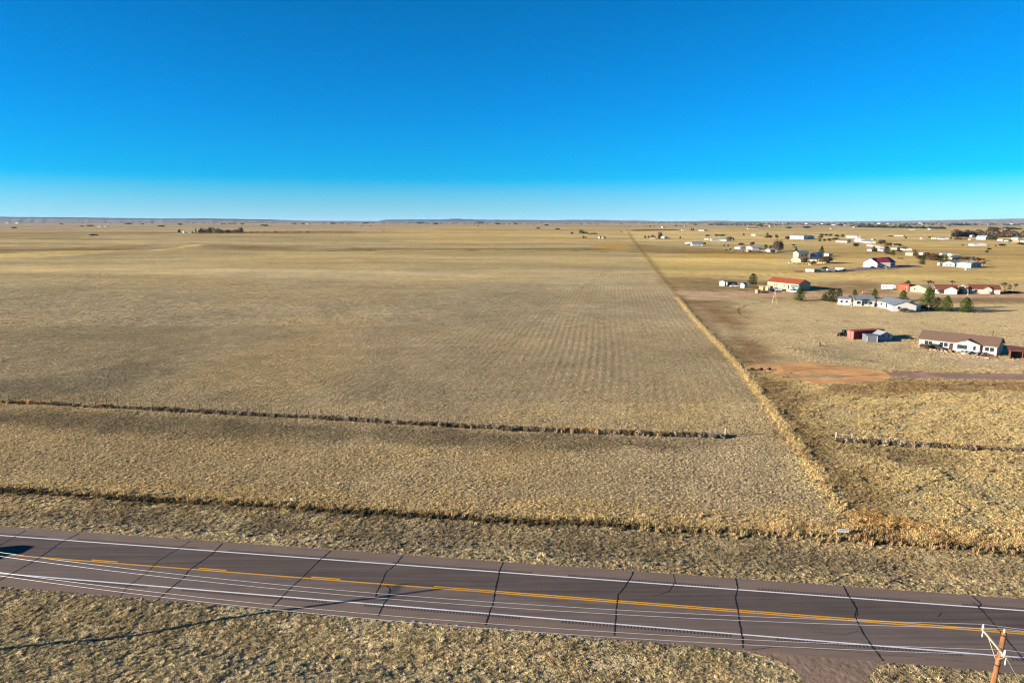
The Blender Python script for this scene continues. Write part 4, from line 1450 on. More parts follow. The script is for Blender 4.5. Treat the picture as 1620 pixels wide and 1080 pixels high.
# ---- middle distance homes (simple shells with a few openings)
SPEC = [
 # label, A, B, depth, wall px, rise px, wall, roof, ridge, n windows, kind
 ('two storey beige house with teal roof and two dark windows', (1263, 408.5), (1278.5, 408.5), 9, 9, 3, 'pink', 'tealroof', 'x', 2, 'house'),
 ('blue grey arched storage building right of the teal roofed house', (1281.5, 407.5), (1292, 408), 12, 6, 2.5, 'blue', 'blue', 'y', 0, 'barn'),
 ('pale yellow gabled barn left of the long cream house', (1252, 414), (1266.5, 415), 9, 5, 3, 'yellow', 'cream', 'y', 0, 'barn'),
 ('long cream house with grey roof in front of the blue building', (1281, 415.5), (1308, 416.5), 8, 6, 3, 'yellow', 'darkroof', 'x', 3, 'house'),
 ('white cube shaped shed alone in the grass right of the dark pine', (1311, 405), (1317, 405), 5, 4, .6, 'white', 'whiteroof', 'x', 1, 'shed'),
 ('white gabled end of the big red roofed house', (1374, 421), (1387, 423), 10, 9, 5.5, 'white', 'crimson', 'y', 0, 'house'),
 ('tiny yellow outbuilding beside the brown bush', (1279, 419), (1283.5, 419), 3, 3, .6, 'yellow', 'cream', 'x', 0, 'shed'),
 ('white roofed metal workshop, left part of the large workshop row', (1491, 421), (1510, 422), 12, 5.5, 3, 'silver', 'whiteroof', 'y', 2, 'workshop'),
 ('big bright white metal workshop with blue grey side', (1516, 423), (1535, 424), 13, 8, 2, 'white', 'whiteroof', 'x', 0, 'workshop'),
 ('shaded right side of the white workshop with pale doors, shade painted blue grey', (1536, 424), (1551.5, 423.5), 11, 7.5, 1.5, 'blue', 'silver', 'x', 2, 'workshop'),  # side wall's shade put into the wall colour, built as its own shell
 ('long pale shed behind the workshops', (1506, 411), (1521, 409), 8, 3.5, 2, 'cream', 'cream', 'x', 0, 'shed'),
 ('white hexagonal looking gazebo left of the workshops', (1485, 406), (1491, 406.5), 5, 4, 2.5, 'white', 'whiteroof', 'y', 0, 'shed'),
 ('small cream house with one dark window right of the white gazebo', (1497, 405), (1506, 405.8), 6, 3.5, 1.5, 'white', 'cream', 'y', 1, 'house'),
 ('small grey upright shed behind the big white workshop', (1538, 411), (1542, 411), 4, 4.5, .8, 'grey', 'grey', 'x', 0, 'shed'),
 ('long low white gabled barn alone in the yellow field on the right', (1541, 389), (1561, 389), 16, 3, 2, 'white', 'whiteroof', 'y', 0, 'barn'),
 ('pale yellow barn with dark tree at its right side', (1432, 404), (1443.5, 404.5), 8, 4.5, 1, 'yellow', 'cream', 'x', 0, 'barn'),
 ('white house with black roof above the yellow barn', (1424, 395.5), (1431.5, 396.5), 8, 3, 2, 'white', 'darkroof', 'x', 0, 'house'),
 ('lilac grey hut behind the brown thicket', (1460, 403.5), (1467, 403.5), 6, 3.5, 1, 'lilac', 'lilac', 'x', 0, 'shed'),
 ('small white house left of the two dark pines above the red roof', (1371.5, 397), (1379, 397.5), 6, 3, 1, 'white', 'whiteroof', 'x', 0, 'house'),
 ('white square shed between the two dark pine pairs', (1388, 396.5), (1392, 396.8), 4, 3, .6, 'white', 'whiteroof', 'x', 0, 'shed'),
 ('white shed with small black opening right of the first pine pair', (1393, 397.6), (1397.2, 397.8), 4, 3.4, .8, 'white', 'greyroof', 'x', 1, 'shed'),
 ('low sage green shed between the tree clump and the white house', (1409, 394.5), (1419, 395), 6, 3, .6, 'cream', 'grey', 'x', 0, 'shed'),
 ('small white home lowest of the step of white roofs', (1371, 389.5), (1380, 390), 7, 2.6, .8, 'white', 'whiteroof', 'x', 0, 'house'),
 ('peach fronted cottage right of the small white home', (1379.5, 390), (1383.5, 391.2), 5, 2.8, .8, 'peach', 'cream', 'x', 0, 'house'),
 ('two toned pink and white cabin left of the dark roofed sheds', (1385, 391.5), (1392, 392.8), 5, 2.5, .8, 'pink', 'lilac', 'x', 0, 'house'),
 ('white cottage with black roof among the dark sheds', (1394, 392.3), (1401, 392.5), 6, 2, 1.2, 'white', 'darkroof', 'x', 0, 'house'),
 ('white gabled outbuilding beside the dark hedge', (1409, 388.8), (1414, 389.5), 6, 2.8, 1.4, 'white', 'greyroof', 'y', 0, 'shed'),
 ('long white home with grey roof, left of the stepped pair', (1351, 382), (1361, 383), 8, 3, 2, 'white', 'lilac', 'x', 0, 'house'),
 ('long white home with grey roof, right of the stepped pair', (1362, 383.5), (1377, 385), 8, 2.6, 1.6, 'white', 'greyroof', 'x', 0, 'house'),
 ('wide white gabled house with dark pines behind it', (1338, 376), (1355, 377), 9, 3, 1.5, 'white', 'whiteroof', 'x', 1, 'house'),
 ('pale blue grey house with brown roof and white end', (1322, 383.5), (1340, 384), 10, 3, 3, 'white', 'brownroof', 'x', 1, 'house'),
 ('tiny yellow shed alone above the white homes', (1381.5, 380), (1385.5, 380), 6, 1.6, .5, 'yellow', 'cream', 'x', 0, 'shed'),
 ('white barn with three black doors in the distant row', (1249, 378.5), (1271, 379), 13, 6, 1.5, 'white', 'greyroof', 'x', 3, 'barn'),
 ('long white distant barn right of the black doored one', (1273, 378.3), (1288, 377.5), 12, 4, 2, 'white', 'whiteroof', 'y', 0, 'barn'),
 ('white and grey ranch house at the left of the crowded far yard', (1162, 393.5), (1171, 394), 8, 3, 1.5, 'white', 'whiteroof', 'x', 1, 'house'),
 ('white house in the middle of the crowded far yard', (1180, 394), (1190, 395), 9, 3.5, 2, 'white', 'whiteroof', 'y', 0, 'house'),
 ('pale blue roofed sheds right of the crowded yard house', (1192, 394), (1205, 394), 8, 3.5, 1.5, 'blue', 'whiteroof', 'x', 2, 'shed'),
 ('small peach house at the front of the crowded far yard', (1183, 398.5), (1189, 398.5), 5, 3, .5, 'peach', 'peach', 'x', 0, 'house'),
 ('white gabled garage beside the round grey shrub', (1211, 398), (1219, 399), 7, 3, 2, 'white', 'whiteroof', 'y', 0, 'garage'),
 ('cream cottage alone beyond the crowded yard', (1188, 373), (1195, 373.4), 9, 2.6, 1, 'cream', 'whiteroof', 'x', 0, 'house'),
 ('white narrow shed right of the lone cream cottage', (1196, 373), (1198, 373), 4, 2.4, .4, 'white', 'whiteroof', 'x', 0, 'shed'),
 ('white two part farmhouse with many gables in mid field', (1095, 389), (1112, 389), 10, 3.6, 3.6, 'white', 'greyroof', 'x', 2, 'house'),
 ('small white wing left of the many gabled farmhouse', (1083.5, 385.5), (1092, 386), 8, 2.4, 1, 'white', 'whiteroof', 'x', 0, 'shed'),
 ('long white house with green grey roof and black doors', (1125, 381), (1139, 381), 10, 3.2, 1, 'white', 'whiteroof', 'x', 3, 'house'),
 ('pale blue roofed shed on the right of that long white house', (1140, 381), (1149, 381.5), 9, 2.6, 1.5, 'white', 'tealroof', 'x', 0, 'shed'),
 ('yellow cream shed at the left of the long white house', (1114, 379), (1121, 379.5), 8, 2.2, 1, 'cream', 'tealroof', 'x', 0, 'shed'),
 ('cream house half hidden by dark conifers near the far lane', (1027, 378), (1037, 378), 10, 2.2, 2, 'cream', 'brownroof', 'x', 0, 'house'),
 ('white house right of the tall bare tree', (1045, 376.5), (1051, 376.8), 8, 2.2, 1, 'white', 'whiteroof', 'x', 0, 'house'),
 ('small white house stepping down right of the tall bare tree', (1051.5, 378), (1060, 378), 7, 2, .8, 'white', 'cream', 'x', 0, 'house'),
 ('tiny white farmhouse left of the pair of pines on the far rise', (1078.5, 364.8), (1082.5, 364.8), 12, 1.8, .8, 'white', 'brownroof', 'x', 0, 'house'),
 ('tiny pale cottage right of the pair of pines on the far rise', (1105, 365), (1114, 365.2), 14, 1.4, 1, 'white', 'brownroof', 'x', 0, 'house'),
 ('tiny white farm shed beyond the far lane', (1048.5, 360.3), (1052.5, 360.3), 14, 1.6, .5, 'white', 'whiteroof', 'x', 0, 'shed'),
 ('white farmhouse on the far plain with dark trees at its left', (1183, 362.3), (1199, 362.3), 20, .9, 1.3, 'white', 'rust', 'x', 0, 'house'),
 ('white tank beside the grove left of centre', (289, 368.5), (291.5, 368.5), 5, 3, .3, 'white', 'whiteroof', 'x', 0, 'shed'),
 ('white farmhouse at the left end of the dark grove', (297, 368.5), (303, 368.5), 12, 1.8, 1, 'white', 'whiteroof', 'x', 0, 'house'),
 ('small white shed inside the dark grove', (344, 368), (346.5, 368), 6, 2, .6, 'white', 'blue', 'x', 0, 'shed'),
 ('white hut with black doorway in the empty far field', (946, 377), (949, 377.2), 6, 2.4, .5, 'white', 'whiteroof', 'x', 0, 'shed'),
 ('white and dark shed right of the hut in the empty far field', (951, 377.3), (955, 377.3), 8, 3.0, .5, 'white', 'darkroof', 'x', 0, 'shed'),
 ('white roofed barn in front of the grey windbreak', (1544, 379), (1559, 379.3), 12, 3, 3.5, 'white', 'silver', 'x', 0, 'barn'),
 ('pair of white silos shaped hut left of the windbreak barn', (1537.5, 375.5), (1542, 375.5), 6, 3.5, .8, 'white', 'silver', 'y', 0, 'shed'),
 ('white house with dark roof at the left end of the windbreak farm row', (1474, 378), (1481, 378), 10, 2, 1, 'white', 'cream', 'x', 0, 'house'),
 ('longer white house right of the dark roofed one in the farm row', (1482, 378.5), (1492, 379), 10, 2.2, 1.4, 'white', 'greyroof', 'x', 0, 'house'),
 ('small yellow house between two small dark shrubs', (1496, 378.6), (1503, 378.6), 9, 2, 1, 'yellow', 'cream', 'x', 0, 'house'),
 ('tiny white shed furthest left of the windbreak farm row', (1458.5, 378), (1464, 378), 8, 1.4, .5, 'white', 'cream', 'x', 0, 'shed'),
 ('cream house under the windbreak near the right edge', (1577.5, 381), (1586, 381.2), 9, 2.4, 1.2, 'white', 'cream', 'x', 0, 'house'),
 ('white house with rust coloured shed at the right of the windbreak', (1588, 381.8), (1595, 382), 9, 2.2, 1.2, 'white', 'rust', 'x', 0, 'house'),
 ('white barn second from the right edge by the windbreak', (1599, 379), (1610, 379.3), 10, 2.6, 1.5, 'white', 'whiteroof', 'x', 0, 'barn'),
 ('peach coloured house at the right edge below the windbreak', (1602, 382.6), (1612, 383), 9, 2, 1, 'peach', 'cream', 'x', 0, 'house'),
 ('white shed touching the right edge below the windbreak', (1614, 383.2), (1624, 383.4), 9, 2.4, .8, 'white', 'whiteroof', 'x', 0, 'shed'),
 ('white building showing through the left end of the grey windbreak', (1511.5, 374), (1515.5, 374), 9, 2.4, 1.2, 'pink', 'white', 'y', 0, 'house'),
 ('small white shed low beside the windbreak barn', (1531.5, 379.5), (1535.5, 379.5), 6, 2, .5, 'white', 'whiteroof', 'x', 0, 'shed'),
 ('white building in the far dark tree line near the right', (1591, 363.4), (1594, 363.4), 14, 1.6, .6, 'white', 'whiteroof', 'x', 0, 'house'),
 ('white building in front of the long dark tree belt', (1471.5, 363.2), (1476, 363.2), 14, 1.6, .5, 'white', 'whiteroof', 'x', 0, 'house'),
 ('tiny white house below the dark tree belt at its left part', (1440, 363.8), (1448, 363.8), 14, 1, .4, 'white', 'whiteroof', 'x', 0, 'house'),
 ('pale farm buildings alone on the bright far field', (1415, 373.5), (1429, 373.7), 12, 1.3, .8, 'white', 'cream', 'x', 0, 'house'),
 ('tiny pale house above the long far rows', (1315, 362.3), (1320, 362.3), 12, 1.2, .5, 'cream', 'cream', 'x', 0, 'house'),
 ('pale beige low shed left of the tiny far cabin', (1541, 389.2), (1541.4, 389.2), 3, .8, .2, 'cream', 'cream', 'x', 0, 'shed'),
][:-1]
for label, A, B, D, wh_, rs, wc, rc, rd, nw, kd in SPEC:
    r, L, D, wh = house(label, A, B, D, wh_ * .9, rs, wc, rc, rd, cat=kd, name=kd if kd != 'workshop' else 'workshop', ov=.4)
    for i in range(nw):
        t = (i + 1) / (nw + 1)
        w = min(1.6, L * .16)
        opening(r, 'window', 'f', L, D, t, w, wh * .36, wh * .34, 'dark')
# the main body of the red roofed house, with the garage wing
r, L, D, wh = house('large house with crimson metal roof and grey garage wall', (1387.5, 423.3), (1416, 421), 11, 7, 6.5, 'lilac', 'crimson', doors=[('f', .18, 2.6, 2.2)], wins=[('f', .55, 1.2, 1, 1), ('f', .8, 1.2, 1, 1)], vents=1)

# ------------------------------------------------------------------ trees
def leaf_mat(name, col, tr=.2):
    m, n, l, b = nt(name)
    n.remove(b)
    o = n['Material Output']
    a = n.new('ShaderNodeAttribute'); a.attribute_name = 'shade'
    sc = n.new('ShaderNodeVectorMath'); sc.operation = 'SCALE'; sc.inputs[0].default_value = tuple(C(col))
    l.new(a.outputs['Fac'], sc.inputs['Scale'])
    d = n.new('ShaderNodeBsdfDiffuse'); t = n.new('ShaderNodeBsdfTranslucent'); mx = n.new('ShaderNodeMixShader')
    mx.inputs[0].default_value = tr
    l.new(sc.outputs[0], d.inputs[0]); l.new(sc.outputs[0], t.inputs[0])
    l.new(d.outputs[0], mx.inputs[1]); l.new(t.outputs[0], mx.inputs[2]); l.new(mx.outputs[0], o.inputs['Surface'])
    return m
M_PINE = leaf_mat('pine_foliage', '#414d25')
M_JUN = leaf_mat('dark_juniper_foliage', '#323b22')
M_TWIG = leaf_mat('bare_grey_twigs', '#584c40', .1)
M_TWIGB = leaf_mat('brown_twigs', '#54402e', .1)
M_BARK = mat('tree_bark', '#6b5947', .95, .2, 3)
M_BARKP = mat('pale_tree_bark', '#b6a58c', .95, .15, 3)

def blades(V, F, S, c, nrm, size, r, shade):
    t = nrm.orthogonal().normalized(); t.rotate(Matrix.Rotation(r.uniform(0, 6.28), 3, nrm))
    q = nrm.cross(t)
    k = len(V)
    V += [tuple(c - t * size), tuple(c + t * size * .9 + nrm * size * .3), tuple(c + q * size * 1.1 - nrm * size * .1)]
    F.append((k, k + 1, k + 2)); S += [shade] * 3

def leafy(name, V, F, S, m):
    me = bpy.data.meshes.new(name); me.from_pydata(V, [], F)
    at = me.attributes.new('shade', 'FLOAT', 'POINT'); at.data.foreach_set('value', S)
    me.materials.append(m)
    return me

def conifer_crown(seedk, m, n=2200, wid=.36, pt=.8):
    r = random.Random(seedk)
    V, F, S = [], [], []
    lobes = [(r.uniform(0, 6.28), r.uniform(.10, .85), r.uniform(.55, 1.4)) for _ in range(34)]
    for i in range(n):
        z = .06 + .94 * r.random() ** 1.15
        a = r.uniform(0, 6.28)
        prof = wid * ((1 - z) ** pt) * 1.08 + .015
        if z < .16: prof *= .55 + (z - .06) * 4.5
        k = 1.0
        for la, lz, lk in lobes:
            d = abs((a - la + math.pi) % (2 * math.pi) - math.pi)
            k += (lk - 1) * math.exp(-(d / .5) ** 2 - ((z - lz) / .12) ** 2)
        k *= 1 + .10 * math.sin(z * 46 + math.sin(a * 2) * 2)
        rr = prof * k * (r.random() ** .45)
        c = Vector((math.cos(a) * rr, math.sin(a) * rr, z + r.uniform(-.01, .01)))
        nrm = Vector((math.cos(a), math.sin(a), r.uniform(-.2, 1.0))).normalized()
        nrm = (nrm + Vector((r.gauss(0, .4), r.gauss(0, .4), r.gauss(0, .4)))).normalized()
        blades(V, F, S, c, nrm, r.uniform(.018, .038), r, r.uniform(.55, 1.35))
    return leafy('crown', V, F, S, m)

def bare_parts(seedk, levels=5, spread=.62, trunk_m=None, twig_m=None, upright=.35, fine=2):
    r = random.Random(seedk)
    tb = MB(); V, F, S = [], [], []
    def grow(p, d, L, rad, lv):
        q = p + d * L
        tb.tube([tuple(p), tuple(p + d * L * .5 + Vector((r.gauss(0, .01), r.gauss(0, .01), 0))), tuple(q)], rad, rad * .62, 4 if lv > 1 else 3, cap=False)
        if lv <= 0:
            for _ in range(fine * 5):
                t = (d + Vector((r.gauss(0, .5), r.gauss(0, .5), r.gauss(0, .4)))).normalized()
                s = q - d * L * r.random()
                w = t.orthogonal().normalized() * .0055
                e = s + t * L * r.uniform(.8, 1.6)
                k = len(V); V.extend([tuple(s - w), tuple(s + w), tuple(e)]); F.append((k, k + 1, k + 2)); S.extend([r.uniform(.6, 1.2)] * 3)
            return
        for _ in range(3 if lv > 1 else 3):
            nd = (d + Vector((r.gauss(0, spread), r.gauss(0, spread), r.gauss(0, spread * .5) + upright * .4))).normalized()
            grow(q - d * L * r.uniform(0, .35), nd, L * r.uniform(.62, .82), rad * .6, lv - 1)
    grow(Vector((0, 0, -.02)), Vector((0, 0, 1)), .27, .032, levels - 1)
    return tb.mesh('trunk', trunk_m), leafy('twigs', V, F, S, twig_m)

def shrub_crown(seedk, m, n=700, wid=.55, sz=(.05, .09), tall=.5):
    r = random.Random(seedk)
    V, F, S = [], [], []
    lob = [(Vector((r.uniform(-.35, .35) * wid, r.uniform(-.35, .35) * wid, r.uniform(.3, .62))), r.uniform(.24, .40)) for _ in range(7)]
    for i in range(n):
        c0, rd = r.choice(lob)
        d = Vector((r.gauss(0, 1), r.gauss(0, 1), r.gauss(0, 1))).normalized()
        c = c0 + Vector((d.x * wid * 1.2, d.y * wid * 1.2, d.z * .95)) * rd * r.random() ** .3
        c.z = max(.02, c.z)
        blades(V, F, S, c, (d + Vector((0, 0, .3))).normalized(), r.uniform(*sz), r, r.uniform(.5, 1.4))
    return leafy('crown', V, F, S, m)

def trunk_mesh(h, m):
    return MB().tube([(0, 0, -.03), (0, 0, h)], .022, .008, 6).mesh('trunk', m)

TREE = {}
for k in range(3):
    TREE['pine', k] = [('trunk', trunk_mesh(.8, M_BARK)), ('crown', conifer_crown(10 + k, M_PINE, 1900, .40, .62))]
    TREE['juniper', k] = [('trunk', trunk_mesh(.7, M_BARK)), ('crown', conifer_crown(30 + k, M_JUN, 1900, .46, .45))]
    TREE['spruce', k] = [('trunk', trunk_mesh(.8, M_BARK)), ('crown', conifer_crown(50 + k, M_PINE, 1800, .30, .9))]
    t_, w_ = bare_parts(70 + k, 5, .55, M_BARK, M_TWIG)
    TREE['bare', k] = [('trunk', t_), ('twigs', w_)]
    t_, w_ = bare_parts(90 + k, 5, .55, M_BARKP, M_TWIG)
    TREE['palebare', k] = [('trunk', t_), ('twigs', w_)]
    TREE['grey', k] = [('trunk', trunk_mesh(.6, M_BARK)), ('crown', shrub_crown(110 + k, M_TWIG, 900, .62, (.035, .07)))]
    TREE['brown', k] = [('stem', trunk_mesh(.4, M_BARK)), ('crown', shrub_crown(130 + k, M_TWIGB, 700, .75, (.04, .08)))]
    TREE['shrub', k] = [('stem', trunk_mesh(.4, M_BARK)), ('crown', shrub_crown(150 + k, M_JUN, 600, .8, (.05, .10)))]
NAMES = {'pine': 'pine_tree', 'juniper': 'juniper_tree', 'spruce': 'spruce_tree', 'bare': 'bare_tree', 'palebare': 'bare_tree', 'grey': 'grey_tree', 'brown': 'brown_bush', 'shrub': 'shrub'}
BASEW = {'pine': .72, 'juniper': .86, 'spruce': .55, 'bare': .95, 'palebare': .95, 'grey': .85, 'brown': 1.05, 'shrub': 1.1}
def tree(kind, px, py, hpx, wpx, label, k=None, group=None):
    k = random.randrange(3) if k is None else k
    mp = MPP(px, py)
    r = empty(NAMES[kind], G(px, py), random.uniform(0, 6.28))
    if kind in ('brown', 'shrub', 'grey') and px > 1150 and py < 430:
        hpx, wpx = hpx * 1.2, wpx * 1.2
    h = hpx * mp * 1.08
    w = wpx * mp * 1.08 / BASEW[kind]
    r.scale = (w, w, h)
    tag(r, label, 'bush' if kind in ('brown', 'shrub') else 'tree', group)
    for nm, me in TREE[kind, k]:
        part(nm, me, r)
    return r
T = [
 ('juniper', 1191, 450, 16, 16, 'round dark green juniper left of the red roofed home'),
 ('pine', 1264.5, 476, 20, 17, 'pine in front of the right end of the red roofed home'),
 ('juniper', 1304, 476, 10, 13, 'lowest dark juniper at the left of the row of three by the white trailer'),
 ('juniper', 1314, 477.5, 20, 19, 'largest dark juniper in the middle of the row of three by the white trailer'),
 ('juniper', 1327, 474.5, 17, 13, 'dark juniper nearest the white trailer'),
 ('pine', 1352, 468, 9.5, 9, 'dark pine behind the bare white tree'),
 ('pine', 1383, 472, 14, 12, 'pine rising behind the roof of the middle white home'),
 ('pine', 1428.5, 476, 16, 16, 'pine behind the roof of the gabled white home'),
 ('pine', 1436, 454, 9.5, 14, 'dark tree behind the orange box'),
 ('pine', 1467, 490, 33, 25, 'tallest pine, standing right of the gabled white home'),
 ('juniper', 1482, 492, 20, 16, 'dark juniper just right of the tallest pine'),
 ('pine', 1497, 492.5, 23, 19, 'wide dark pine second right of the tallest pine'),
 ('pine', 1527.5, 494, 22, 24, 'pine standing apart at the right end of the pine group'),
 ('palebare', 1347, 486, 28, 18, 'white barked bare tree in front of the white homes'),
 ('palebare', 1469, 492, 18, 12, 'small pale bare tree in front of the tallest pine'),
 ('bare', 1468, 462, 26, 22, 'leaning bare tree behind the tallest pine'),
 ('bare', 1507, 453, 14, 12, 'thin bare tree behind the rust roofed house'),
 ('palebare', 1531, 467, 22, 14, 'pale bare tree in front of the narrow cream shed'),
 ('bare', 1589, 464, 24, 18, 'bare tree at the right end of the long rust roofed house'),
 ('bare', 1604, 462, 20, 16, 'bare tree nearest the right edge above the lane'),
 ('juniper', 1518, 465, 11, 9, 'round dark shrub like tree between the two rust roofed houses'),
 ('brown', 1596, 464, 5, 14, 'low brown bush right of the long rust roofed house'),
 ('brown', 1609, 464, 4, 14, 'low brown bush close to the right edge on the lane'),
 ('brown', 1431, 494, 7, 16, 'bare reddish bush in front of the gabled white wall'),
 ('brown', 1308, 417, 10, 20, 'grey brown bush mass at the right end of the long cream house'),
 ('brown', 1286, 419, 6, 10, 'rusty bush in front of the long cream house'),
 ('grey', 1271, 415, 7, 12, 'grey green bushes between the yellow barn and the long cream house'),
 ('spruce', 1259, 402, 11, 7, 'dark spruce left of the teal roof'),
 ('spruce', 1299.5, 401, 11.5, 9, 'cone shaped dark spruce right of the blue building'),
 ('bare', 1255, 395, 12, 12, 'small brown bare tree above the dark spruce'),
 ('grey', 1230.5, 397, 15, 18, 'big grey leafless cottonwood in the crowded far yard'),
 ('juniper', 1211.5, 392.5, 5.5, 7, 'dark conifer left of the big grey cottonwood'),
 ('juniper', 1219, 392.5, 4, 5, 'smaller dark conifer touching the big grey cottonwood'),
 ('grey', 1189, 388, 5, 8, 'pinkish grey tree behind the crowded yard house'),
 ('brown', 1172, 388, 3.5, 9, 'dark hedge clump behind the left ranch house'),
 ('grey', 1222, 400, 5, 9, 'round grey shrub right of the white garage'),
 ('juniper', 1214, 372, 3.6, 5, 'dark tree above the ring of brown bushes'),
 ('brown', 1216, 377.5, 5.5, 11, 'brown bush ring left of the grey round tree'),
 ('grey', 1229, 377, 5.5, 6, 'small grey round tree alone in the far field'),
 ('grey', 1245.5, 379, 5, 8, 'grey tree in front of the left end of the white barn'),
 ('juniper', 1176.5, 372.5, 3.4, 3.6, 'tiny dark tree left of the lone cream cottage'),
 ('grey', 1154, 380, 5, 11, 'grey bushes at the right end of the long white house'),
 ('juniper', 1160.5, 380, 4, 3, 'tiny dark tree right of the grey bushes'),
 ('juniper', 1145.5, 389.5, 2.8, 3, 'left one of two tiny trees in the field below the long white house'),
 ('juniper', 1152, 389.5, 2.8, 3, 'right one of two tiny trees in the field below the long white house'),
 ('juniper', 1155.5, 396, 3, 4, 'small dark bush in front of the left ranch house'),
 ('shrub', 1149.5, 396.5, 2.4, 4, 'small dark bush left of the one before the ranch house'),
 ('juniper', 1020.8, 376.8, 4, 4.5, 'dark conifer at the left end of the far lane yard'),
 ('juniper', 1026, 376.6, 3.6, 4, 'second dark conifer in the far lane yard'),
 ('grey', 1043.5, 377.5, 11, 8, 'tall bare tree in the far lane yard'),
 ('juniper', 1043, 378, 5, 6, 'dark conifer below the tall bare tree'),
 ('shrub', 1032, 374, 2.6, 6, 'dark shrubs above the cream house in the far lane yard'),
 ('juniper', 1076, 377.8, 3.6, 3.4, 'lone dark tree between the far lane yard and the gabled farmhouse'),
 ('spruce', 1093.8, 364.8, 4.2, 3, 'left pine of the pair on the far rise'),
 ('spruce', 1096.8, 364.8, 3.2, 3, 'right pine of the pair on the far rise'),
 ('shrub', 1112.5, 364.6, 2, 5, 'dark shrub behind the tiny pale cottage'),
 ('brown', 1114, 387, 4, 8, 'dark shrub at the right end of the gabled farmhouse'),
 ('brown', 1090, 388, 3, 8, 'brown shrub left of the gabled farmhouse'),
 ('shrub', 1133, 373.4, 3, 9, 'dark tree clump behind the long white house, left half'),
 ('shrub', 1120, 373.6, 2.5, 10, 'dark low clump left of the tree clump behind the long white house'),
 ('brown', 1143, 373.4, 3, 12, 'brown tree clump behind the long white house, right half'),
 ('juniper', 950, 377.2, 3.2, 3.4, 'dark bush between the two white huts in the empty far field'),
 ('juniper', 956.8, 377.4, 3, 4, 'dark bush right of the two white huts in the empty far field'),
 ('grey', 283.5, 368.3, 6.5, 5, 'thin grey tree standing apart left of the dark grove'),
 ('spruce', 310, 368.2, 6, 2.6, 'narrow dark poplar like tree at the left of the grove'),
 ('shrub', 1353, 390, 5, 9, 'dome shaped dark shrub alone in the grass'),
 ('juniper', 1382, 398.5, 8, 7, 'left dark pine of the pair beside the small white house'),
 ('juniper', 1386, 398.5, 5.5, 5, 'right shorter pine of the pair beside the small white house'),
 ('juniper', 1403, 402, 11, 9, 'large dark pine left of the sage green shed'),
 ('juniper', 1412.5, 403.5, 7, 8, 'dark pine at the foot of the sage green shed'),
 ('shrub', 1422, 398.5, 3, 8, 'brown shrubs below the black roofed white house'),
 ('juniper', 1447, 403.8, 7, 6.5, 'round dark tree touching the yellow barn'),
 ('juniper', 1459, 418.5, 13, 11, 'dark green pine at the lower left of the brown thicket'),
 ('brown', 1453, 411, 8, 9, 'rust brown bush at the left tip of the brown thicket'),
 ('brown', 1465, 412, 12, 12, 'tall brown tree of the brown thicket'),
 ('brown', 1477, 414, 12, 16, 'wide brown tree in the middle of the brown thicket'),
 ('shrub', 1486, 413, 9, 12, 'dark right shoulder of the brown thicket'),
 ('pine', 1496, 415, 10, 16, 'green bush left of the workshops'),
 ('shrub', 1564.5, 395.5, 3, 5, 'upper one of two dark bushes in the open yellow grass'),
 ('shrub', 1562, 399.5, 3, 5, 'lower one of two dark bushes in the open yellow grass'),
 ('brown', 1530, 412, 5, 18, 'dark brown bushes behind the white workshop'),
 ('brown', 1548, 413, 5, 13, 'dark brown bushes behind the blue grey workshop'),
 ('brown', 1556, 418, 4, 6, 'dark bush at the right end of the workshops'),
 ('shrub', 1615, 387.5, 3.5, 8, 'dark bush at the right edge below the farm row'),
 ('shrub', 1586, 389, 3, 9, 'dark bushes right of the long low white barn'),
 ('shrub', 1575.5, 389.4, 1.8, 3, 'tiny dark bush between the barn and the dark bushes'),
 ('shrub', 1523.2, 388.8, 2, 2.6, 'tiny dark bush left of the long low white barn'),
 ('juniper', 1433, 377.5, 3, 4, 'dark tree at the right of the pale farm buildings'),
 ('shrub', 1409, 374.5, 1.6, 7, 'low dark shrubs left of the pale farm buildings'),
 ('shrub', 1472, 376.5, 2, 6, 'dark shrub left of the dark roofed white house in the farm row'),
 ('shrub', 1494.3, 378.3, 2.4, 4, 'dark shrub left of the small yellow house'),
 ('shrub', 1503.8, 378, 2.6, 4, 'dark shrub right of the small yellow house'),
 ('grey', 1507, 375, 5, 7, 'grey tree at the left tip of the windbreak'),
 ('juniper', 1356, 376.5, 5, 3.6, 'dark tree at the right end of the wide white gabled house'),
 ('juniper', 1333, 375, 4.5, 7, 'dark trees at the left of the wide white gabled house'),
 ('shrub', 1324, 374.6, 3, 7, 'olive shrub left of the dark trees by the gabled house'),
 ('shrub', 1314, 373.5, 3, 5, 'dark shrub third from the left in the shrub row'),
 ('shrub', 1308, 372.9, 2.6, 6, 'dark shrub second from the left in the shrub row'),
 ('shrub', 1300, 372.8, 2.6, 7, 'leftmost dark shrub in the shrub row'),
 ('brown', 1312, 382, 5, 6, 'brown bush left of the pale blue grey house'),
 ('brown', 1304, 381.5, 3.5, 5, 'smaller brown bush further left of the pale blue grey house'),
 ('shrub', 1323, 380.5, 4, 10, 'dark trees above the left end of the pale blue grey house'),
 ('grey', 1297, 377, 4, 9, 'grey bush right of the long white distant barn'),
 ('juniper', 1297, 382, 4, 5, 'dark bush below the grey bush by the distant barns'),
 ('grey', 1395, 386, 6, 12, 'grey leafless trees above the crowd of small cottages'),
 ('shrub', 1393, 383, 2.6, 4, 'dark bush left of another above the small cottages'),
 ('shrub', 1399, 383, 2.6, 3.4, 'dark bush right of another above the small cottages'),
 ('brown', 1405, 389, 5, 10, 'dark brown hedge left of the white gabled outbuilding'),
 ('brown', 1420, 390, 4, 12, 'dark brown hedge right of the white gabled outbuilding'),
 ('palebare', 1402, 426, 9, 13, 'bare tree in front of the crimson roofed house'),
 ('brown', 1458, 551, 9, 9, 'brown bush at the left corner of the nearest mobile home'),
